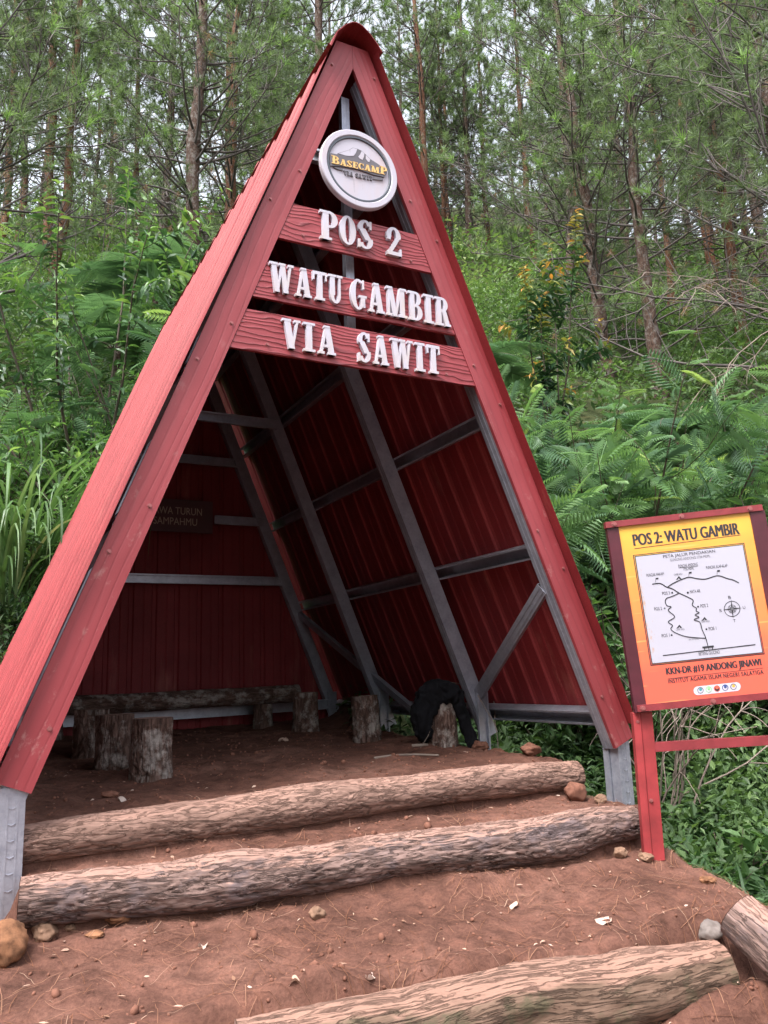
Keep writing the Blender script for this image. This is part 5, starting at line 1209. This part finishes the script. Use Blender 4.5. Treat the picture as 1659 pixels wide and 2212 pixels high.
def pinna_template(n=17):
    V = []; F = []; k = 0
    for i in range(n):
        s = .03 + .92 * i / (n - 1); w = .15 * (1 - s) ** .6 + .02; z = -.12 * s * s
        for sg in (-1, 1): V += [(0, s - .024, z), (sg * w, s + .030, z - .015), (0, s + .024, z)]; F += [(k, k + 1, k + 2)]; k += 3
    return np.array(V), np.array(F)
PINNA = pinna_template()
def make_grass(name, seed, nb, L, w, spread, lm='grass'):
    rng = np.random.default_rng(seed); root = empty(name); lv = MB(); m = 9
    a = rng.uniform(0, 2 * math.pi, nb); r = spread * np.sqrt(rng.random(nb)); base = np.stack([r * np.cos(a), r * np.sin(a), np.zeros(nb) - .03], 1)
    a2 = a + rng.normal(0, .7, nb); el = rng.uniform(1.1, 1.55, nb); Ls = L * rng.uniform(.5, 1.1, nb); t = np.linspace(0, 1, m); bendr = rng.uniform(1.6, 3.4, nb)
    ang = el[:, None] - bendr[:, None] * (t ** 1.7)[None]; st = Ls[:, None] / (m - 1)
    hz = np.cumsum(np.cos(ang) * st, 1); vz = np.cumsum(np.sin(ang) * st, 1)
    P = base[:, None] + np.stack([hz * np.cos(a2)[:, None], hz * np.sin(a2)[:, None], vz], -1)
    s = np.stack([-np.sin(a2), np.cos(a2), 0 * a2], 1)[:, None] * (w * rng.uniform(.6, 1.1, nb))[:, None, None] * (np.sin(np.clip(t * 2.6 + .5, 0, 3.1)) * .5 + .0)[None, :, None]
    V = np.stack([P + s, P - s], 2).reshape(nb, 2 * m, 3); f = np.array([(2 * i, 2 * i + 1, 2 * i + 3, 2 * i + 2) for i in range(m - 1)]); F = (f[None] + (np.arange(nb) * 2 * m)[:, None, None]).reshape(-1, 4)
    lv.add(V.reshape(-1, 3), F, rnd=np.repeat(np.clip(rng.normal(.5, .22, nb), 0, 1), 2 * m)); lv.build('blades', MAT[lm], root, smooth=True); return root

def place(root, u, v, dist, sc=1.0, rz=0.0, dz=0.0):
    p = at_dist(u, v, dist); p[2] += dz; put(root, p, rz, sc); return root
def T_(root, lab, cat, grp=None): return tag(root, lab, cat, grp)

# left of the shelter
T_(place(make_shrub('broadleaf_sapling', 31, 5.2, 2.6, 11, .19, .068, 84, 'glossy', droop=.35, tipbright=.9, from_=.3), 215, 600, 9.4), 'tall glossy broadleaf sapling with pale new leaves at the left', 'tree')
T_(place(make_shrub('feathery_sapling', 32, 4.0, 2.6, 7, .46, .46, 22, 'feather', FEATH, .15, .5, .4), 290, 640, 8.2), 'feathery-leaved sapling on a thin dark stem beside the left roof', 'sapling')
T_(place(make_shrub('feathery_sapling', 33, 3.6, 2.0, 6, .42, .42, 20, 'feather', FEATH, .2, .7, .3), 375, 640, 9.0), 'feathery-leaved sapling half hidden behind the left roof edge', 'sapling')
f1 = make_fern(41, 13, 1.6, 2.2); T_(place(f1, 330, 560, 12.0), 'tree fern with grey-green fronds left of the thick pine', 'fern')
T_(place(make_fern(42, 11, 1.5, 1.4), 250, 620, 11.4), 'tree fern behind the glossy sapling at the left', 'fern')
T_(place(make_fern(43, 10, 1.5, 1.0), 470, 560, 13.5), 'tree fern at the foot of the reddish pine trunk', 'fern')
weed_v = [make_shrub('weed_bush', 51 + i, 1.05 + .2 * i, 1.1, 12, .12, .058, 34, 'weed', droop=.2, tipbright=.6) for i in range(3)]
wl_ = [(40, 860, 7.4), (120, 880, 7.9), (215, 900, 8.3), (255, 860, 8.8), (20, 800, 8.4), (110, 800, 8.8), (190, 790, 9.2), (270, 780, 9.6), (330, 770, 10.4), (40, 760, 9.6), (150, 740, 10.2), (240, 1010, 7.9), (170, 1000, 7.5), (300, 830, 8.8), (-40, 850, 7.4), (90, 960, 7.3), (370, 760, 9.4)]
for i, (u, v, d) in enumerate(wl_):
    s = weed_v[i % 3]; o = s if i < 3 else copy_tree(s); T_(place(o, u, v, d, fr.uniform(.85, 1.2), fr.uniform(0, 6.28)), 'bright green leafy weed bush on the bank left of the shelter', 'bush', 'weed bushes on the left bank')
gr1 = make_grass('grass_clump', 61, 110, 2.2, .032, .22); T_(place(gr1, 40, 1300, 7.2), 'clump of long arching grass blades at the left edge', 'grass')
T_(place(make_grass('grass_clump', 62, 60, 1.9, .028, .16), 5, 1180, 7.0), 'smaller pale grass clump at the far left edge', 'grass')
T_(place(make_grass('grass_clump', 63, 50, 1.8, .026, .16), 150, 1180, 8.0), 'thin grass clump between the big clump and the roof', 'grass')
dark_v = [make_shrub('leafy_plant', 71 + i, .55, .8, 12, .085, .030, 26, 'dark_leaf', droop=.3, tipbright=.4) for i in range(2)]
for i, (u, v, d) in enumerate([(45, 1330, 6.7), (105, 1320, 6.8), (10, 1360, 6.7), (140, 1260, 7.0), (70, 1240, 7.1), (185, 1200, 7.2), (15, 1260, 7.0), (215, 1100, 7.4), (-20, 1330, 6.8)]):
    o = dark_v[i] if i < 2 else copy_tree(dark_v[i % 2]); T_(place(o, u, v, d, fr.uniform(.8, 1.15), fr.uniform(0, 6.28)), 'low dark leafy plant on the soil bank at the left', 'plant', 'dark plants on the left bank')

# right of the shelter
T_(place(make_shrub('orange_tipped_sapling', 81, 3.9, .5, 5, .20, .08, 110, 'orange_tip', droop=.4, tipbright=2.3, from_=.68, b0=-.5), 1172, 600, 12.0), 'broadleaf sapling with orange and yellow young leaves', 'tree')
T_(place(make_fern(82, 13, 1.6, 1.6), 985, 620, 12.0), 'tree fern with pale fronds beside the right roof edge', 'fern')
T_(place(make_fern(83, 13, 1.5, 1.5), 1440, 850, 9.8), 'large tree fern with a dark trunk above the map board', 'fern')
T_(place(make_fern(85, 9, 1.3, .7), 1640, 860, 11.5), 'tree fern near the right edge of the picture', 'fern')
fe = [make_shrub('feathery_shrub', 91 + i, 2.2 + .4 * i, 2.2, 10, .36, .36, 26, 'feather', FEATH, .25, .75, .25) for i in range(3)]
for i, (u, v, d) in enumerate([(1130, 850, 7.6), (1215, 820, 8.2), (1300, 880, 7.8), (1090, 760, 8.8), (1390, 880, 8.4), (1050, 680, 10.5), (1240, 760, 9.6)]):
    o = fe[i] if i < 3 else copy_tree(fe[i % 3]); T_(place(o, u, v, d, fr.uniform(.85, 1.15), fr.uniform(0, 6.28)), 'feathery blue-green shrub in the thicket right of the shelter', 'shrub', 'feathery shrubs on the right')
wr_ = [(1180, 1000, 6.6), (1260, 1020, 6.6), (1340, 1040, 6.6), (1430, 1000, 7.0), (1520, 1000, 7.0), (1610, 1020, 6.8), (1480, 920, 8.2), (1570, 930, 8.2), (1640, 900, 8.6), (1300, 960, 7.6), (1215, 920, 8.2), (1400, 940, 8.0), (1680, 960, 7.4)]
wv2 = [make_shrub('leafy_bush', 55 + i, 1.15 + .25 * i, 1.2, 13, .12, .055, 34, 'weed', droop=.22, tipbright=.5) for i in range(3)]
for i, (u, v, d) in enumerate(wr_):
    o = wv2[i] if i < 3 else copy_tree(wv2[i % 3]); T_(place(o, u, v, d, fr.uniform(.85, 1.25), fr.uniform(0, 6.28)), 'leafy green bush in the thicket behind the map board', 'bush', 'bushes behind the map board')
# tangle of dead twigs between the shelter and the map board
def twigs(name, seed, u, v, d, L, nb, lab, mat='dead_twig', rad=.006, dirv=(0.2, -0.2, .5), sub=6, sp=.6):
    rng = np.random.default_rng(seed); mb = MB()
    for b in range(nb):
        dd = nrm(np.array(dirv) + rng.normal(0, sp, 3)); p = curve_path(rng.normal(0, .08, 3), dd, L * rng.uniform(.6, 1.1), 12, np.array([rng.normal(0, .5), 0, -.5]), rng, .13); V, F = tube(p, np.linspace(rad, rad * .35, 12), 5, False); mb.add(V, F)
        for k in range(sub):
            j = rng.integers(3, 11); q = curve_path(p[j], nrm(nrm(p[j] - p[j - 1]) + nrm(rng.normal(size=3))), L * rng.uniform(.15, .4), 7, np.array([0, 0, -.4]), rng, .15); V, F = tube(q, np.linspace(rad * .55, rad * .25, 7), 4, False); mb.add(V, F)
    o = mb.build(name, MAT[mat], smooth=True); p = at_dist(u, v, d); o.location = p + np.array([0, 0, .15]); tag(o, lab, 'twigs'); return o
twigs('dead_branch', 7, 1385, 1240, 5.7, 1.7, 12, 'tangle of bare dead twigs between the shelter and the map board', dirv=(.15, -.3, 1.5), rad=.008, sp=.35)
twigs('dead_branch', 9, 1700, 720, 9.0, 2.0, 6, 'bare pale pine bough reaching in from the right edge', rad=.008, dirv=(-1.0, 0, .35), sub=9).location.z += 3.2

# ground cover below the map board and on the right slope
def ground_cover():
    rng = np.random.default_rng(77); n = 5700
    x = rng.uniform(.3, 5.5, n * 4); y = rng.uniform(2.7, 8.5, n * 4); X, Y = w2hut(x, y); z, so = terrain(x, y, True)
    keep = (so < .45) & (X > 1.1) & (X < 5.0); x, y, z = x[keep][:n], y[keep][:n], z[keep][:n]; n = len(x); h = rng.uniform(.10, .34, n) * (0.8 + .5 * vnoise(np.stack([x * 2, y * 2, 0 * x], 1)))
    k = 13; st = MB(); pos = []; L = MB()
    lean = rng.normal(0, .25, (n, 2)); s = rng.random((n, k)) ** .7; s[:, 0] = 1
    a = (np.arange(k)[None] * 2.4 + rng.uniform(0, 6.28, (n, 1))); P = np.stack([x[:, None] + lean[:, :1] * h[:, None] * s, y[:, None] + lean[:, 1:] * h[:, None] * s, z[:, None] + h[:, None] * s], -1).reshape(-1, 3)
    d = np.stack([np.cos(a), np.sin(a), rng.normal(.02, .32, (n, k))], -1).reshape(-1, 3); m = len(P); ll = rng.uniform(.055, .105, m)
    lf = MB(); scatter(lf, *LEAF6, P, frames(d, np.array([0, 0, 1.0]) + rng.normal(0, .28, (m, 3))), np.stack([ll * .36, ll, ll], 1), np.clip(.35 + .35 * (s.ravel() - .4) + rng.normal(0, .17, m), 0, 1))
    o = lf.build('ground_cover', MAT['dark_leaf']); tag(o, 'dense low ground cover of narrow green leaves on the right slope', 'ground cover', kind='stuff')
ground_cover()
for i, (u, v, d, lab) in enumerate([(1480, 1720, 4.6, 'tall thin grass tuft behind the map board post'), (1600, 1850, 4.0, 'grass tuft at the soil edge near the right border')]):
    T_(place(make_grass('grass_tuft', 64 + i, 26, .55, .014, .05), u, v, d), lab, 'grass')
big = [make_shrub('leafy_weed', 95 + i, .5, .5, 5, .12, .06, 14, 'weed', droop=.2, tipbright=.3) for i in range(2)]
for i, (u, v, d) in enumerate([(1520, 1760, 4.7), (1590, 1720, 4.9), (1640, 1780, 4.5), (1470, 1800, 4.4), (1560, 1860, 4.2), (1230, 1640, 5.0), (1290, 1640, 4.9), (1180, 1610, 5.6)]):
    o = big[i] if i < 2 else copy_tree(big[i % 2]); T_(place(o, u, v, d, fr.uniform(.8, 1.2), fr.uniform(0, 6.28)), 'broad-leaved weed rising from the ground cover on the right', 'weed', 'weeds in the right ground cover')

# undergrowth clothing the hillside: clumps of leaves, larger and sparser with distance
def undergrowth():
    rng = np.random.default_rng(88); lf = MB()
    for (y0, y1, nc, per, l0, hh, rad) in ((4.6, 8.0, 700, 60, .08, .4, .34), (8.0, 14.0, 900, 60, .11, .5, .5), (14.0, 26.0, 1400, 56, .16, 1.0, .8), (26.0, 64.0, 2300, 48, .30, 1.6, 1.7)):
        y = np.sqrt(rng.uniform(y0 * y0, y1 * y1, nc * 3)); x = y * rng.uniform(-.66, .66, nc * 3); X, Y = w2hut(x, y); so = terrain(x, y, True)[1]
        k = (so < .3) & ~((X > -2.2) & (X < 1.3) & (Y < 4.4) & (Y > -3)); x, y = x[k][:nc], y[k][:nc]; n = len(x); z = terrain(x, y)
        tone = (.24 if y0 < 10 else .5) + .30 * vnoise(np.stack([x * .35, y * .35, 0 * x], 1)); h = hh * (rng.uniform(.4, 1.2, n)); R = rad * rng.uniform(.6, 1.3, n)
        u = unit(n * per, rng); u[:, 2] = np.abs(u[:, 2]); rr = rng.uniform(.55, 1.0, n * per) ** .5
        P = np.repeat(np.stack([x, y, z], 1), per, 0) + u * rr[:, None] * np.stack([np.repeat(R, per), np.repeat(R, per), np.repeat(h, per)], 1)
        d = u * np.array([1, 1, .3]) + rng.normal(0, .7, (n * per, 3)); d[:, 2] -= .15; ll = l0 * rng.uniform(.6, 1.3, n * per)
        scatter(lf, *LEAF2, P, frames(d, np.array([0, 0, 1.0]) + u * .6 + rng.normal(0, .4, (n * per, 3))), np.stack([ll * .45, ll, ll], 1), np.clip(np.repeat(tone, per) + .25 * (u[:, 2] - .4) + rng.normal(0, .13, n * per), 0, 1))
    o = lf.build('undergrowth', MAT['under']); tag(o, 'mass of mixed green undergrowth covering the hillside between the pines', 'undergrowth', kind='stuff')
undergrowth()

# ------------------------------------------------------------------ labels: say which one of its kind, counted from the left
ORD = ['leftmost', 'second from the left', 'third from the left', 'fourth from the left', 'fifth from the left', 'sixth from the left', 'seventh from the left', 'eighth from the left', 'ninth from the left', 'tenth from the left', 'eleventh from the left', 'twelfth from the left', 'thirteenth from the left', 'fourteenth from the left', 'fifteenth from the left', 'sixteenth from the left', 'seventeenth from the left', 'eighteenth from the left', 'nineteenth from the left', 'twentieth from the left']
def u_of(o): q = np.array(o.location) - CAM; return CX + PXF * (q @ Rv) / (q @ Fv)
def ordinal(objs, fmt):
    for k, o in enumerate(sorted(objs, key=u_of)): o['label'] = fmt % ORD[min(k, 19)]
byg = {}
for o in COL.objects:
    if o.parent is None and 'group' in o: byg.setdefault(o['group'], []).append(o)
rows = {}
for o in byg['pines up the slope']:
    side = 'left of the roof' if u_of(o) < 560 else ('over the roof' if u_of(o) < 900 else ('just right of the roof' if u_of(o) < 1250 else 'above the map board'))
    d = o.location.y; row = 'front' if d < 31 else ('middle' if d < 44 else ('rear' if d < 54 else 'farthest')); rows.setdefault((row, side), []).append(o)
for (row, side), L in rows.items(): ordinal(L, 'slender pine, %s, ' + '%s row %s' % (row, side))
ordinal(byg['feathery shrubs on the right'], 'feathery blue-green shrub, %s in the thicket right of the shelter')
ordinal(byg['weed bushes on the left bank'], 'bright green leafy weed bush, %s on the bank left of the shelter')
ordinal(byg['bushes behind the map board'], 'leafy green bush, %s in the thicket behind the map board')
ordinal(byg['weeds in the right ground cover'], 'broad-leaved weed, %s in the ground cover on the right')
ordinal(byg['dark plants on the left bank'], 'low dark leafy plant, %s on the bank at the left')
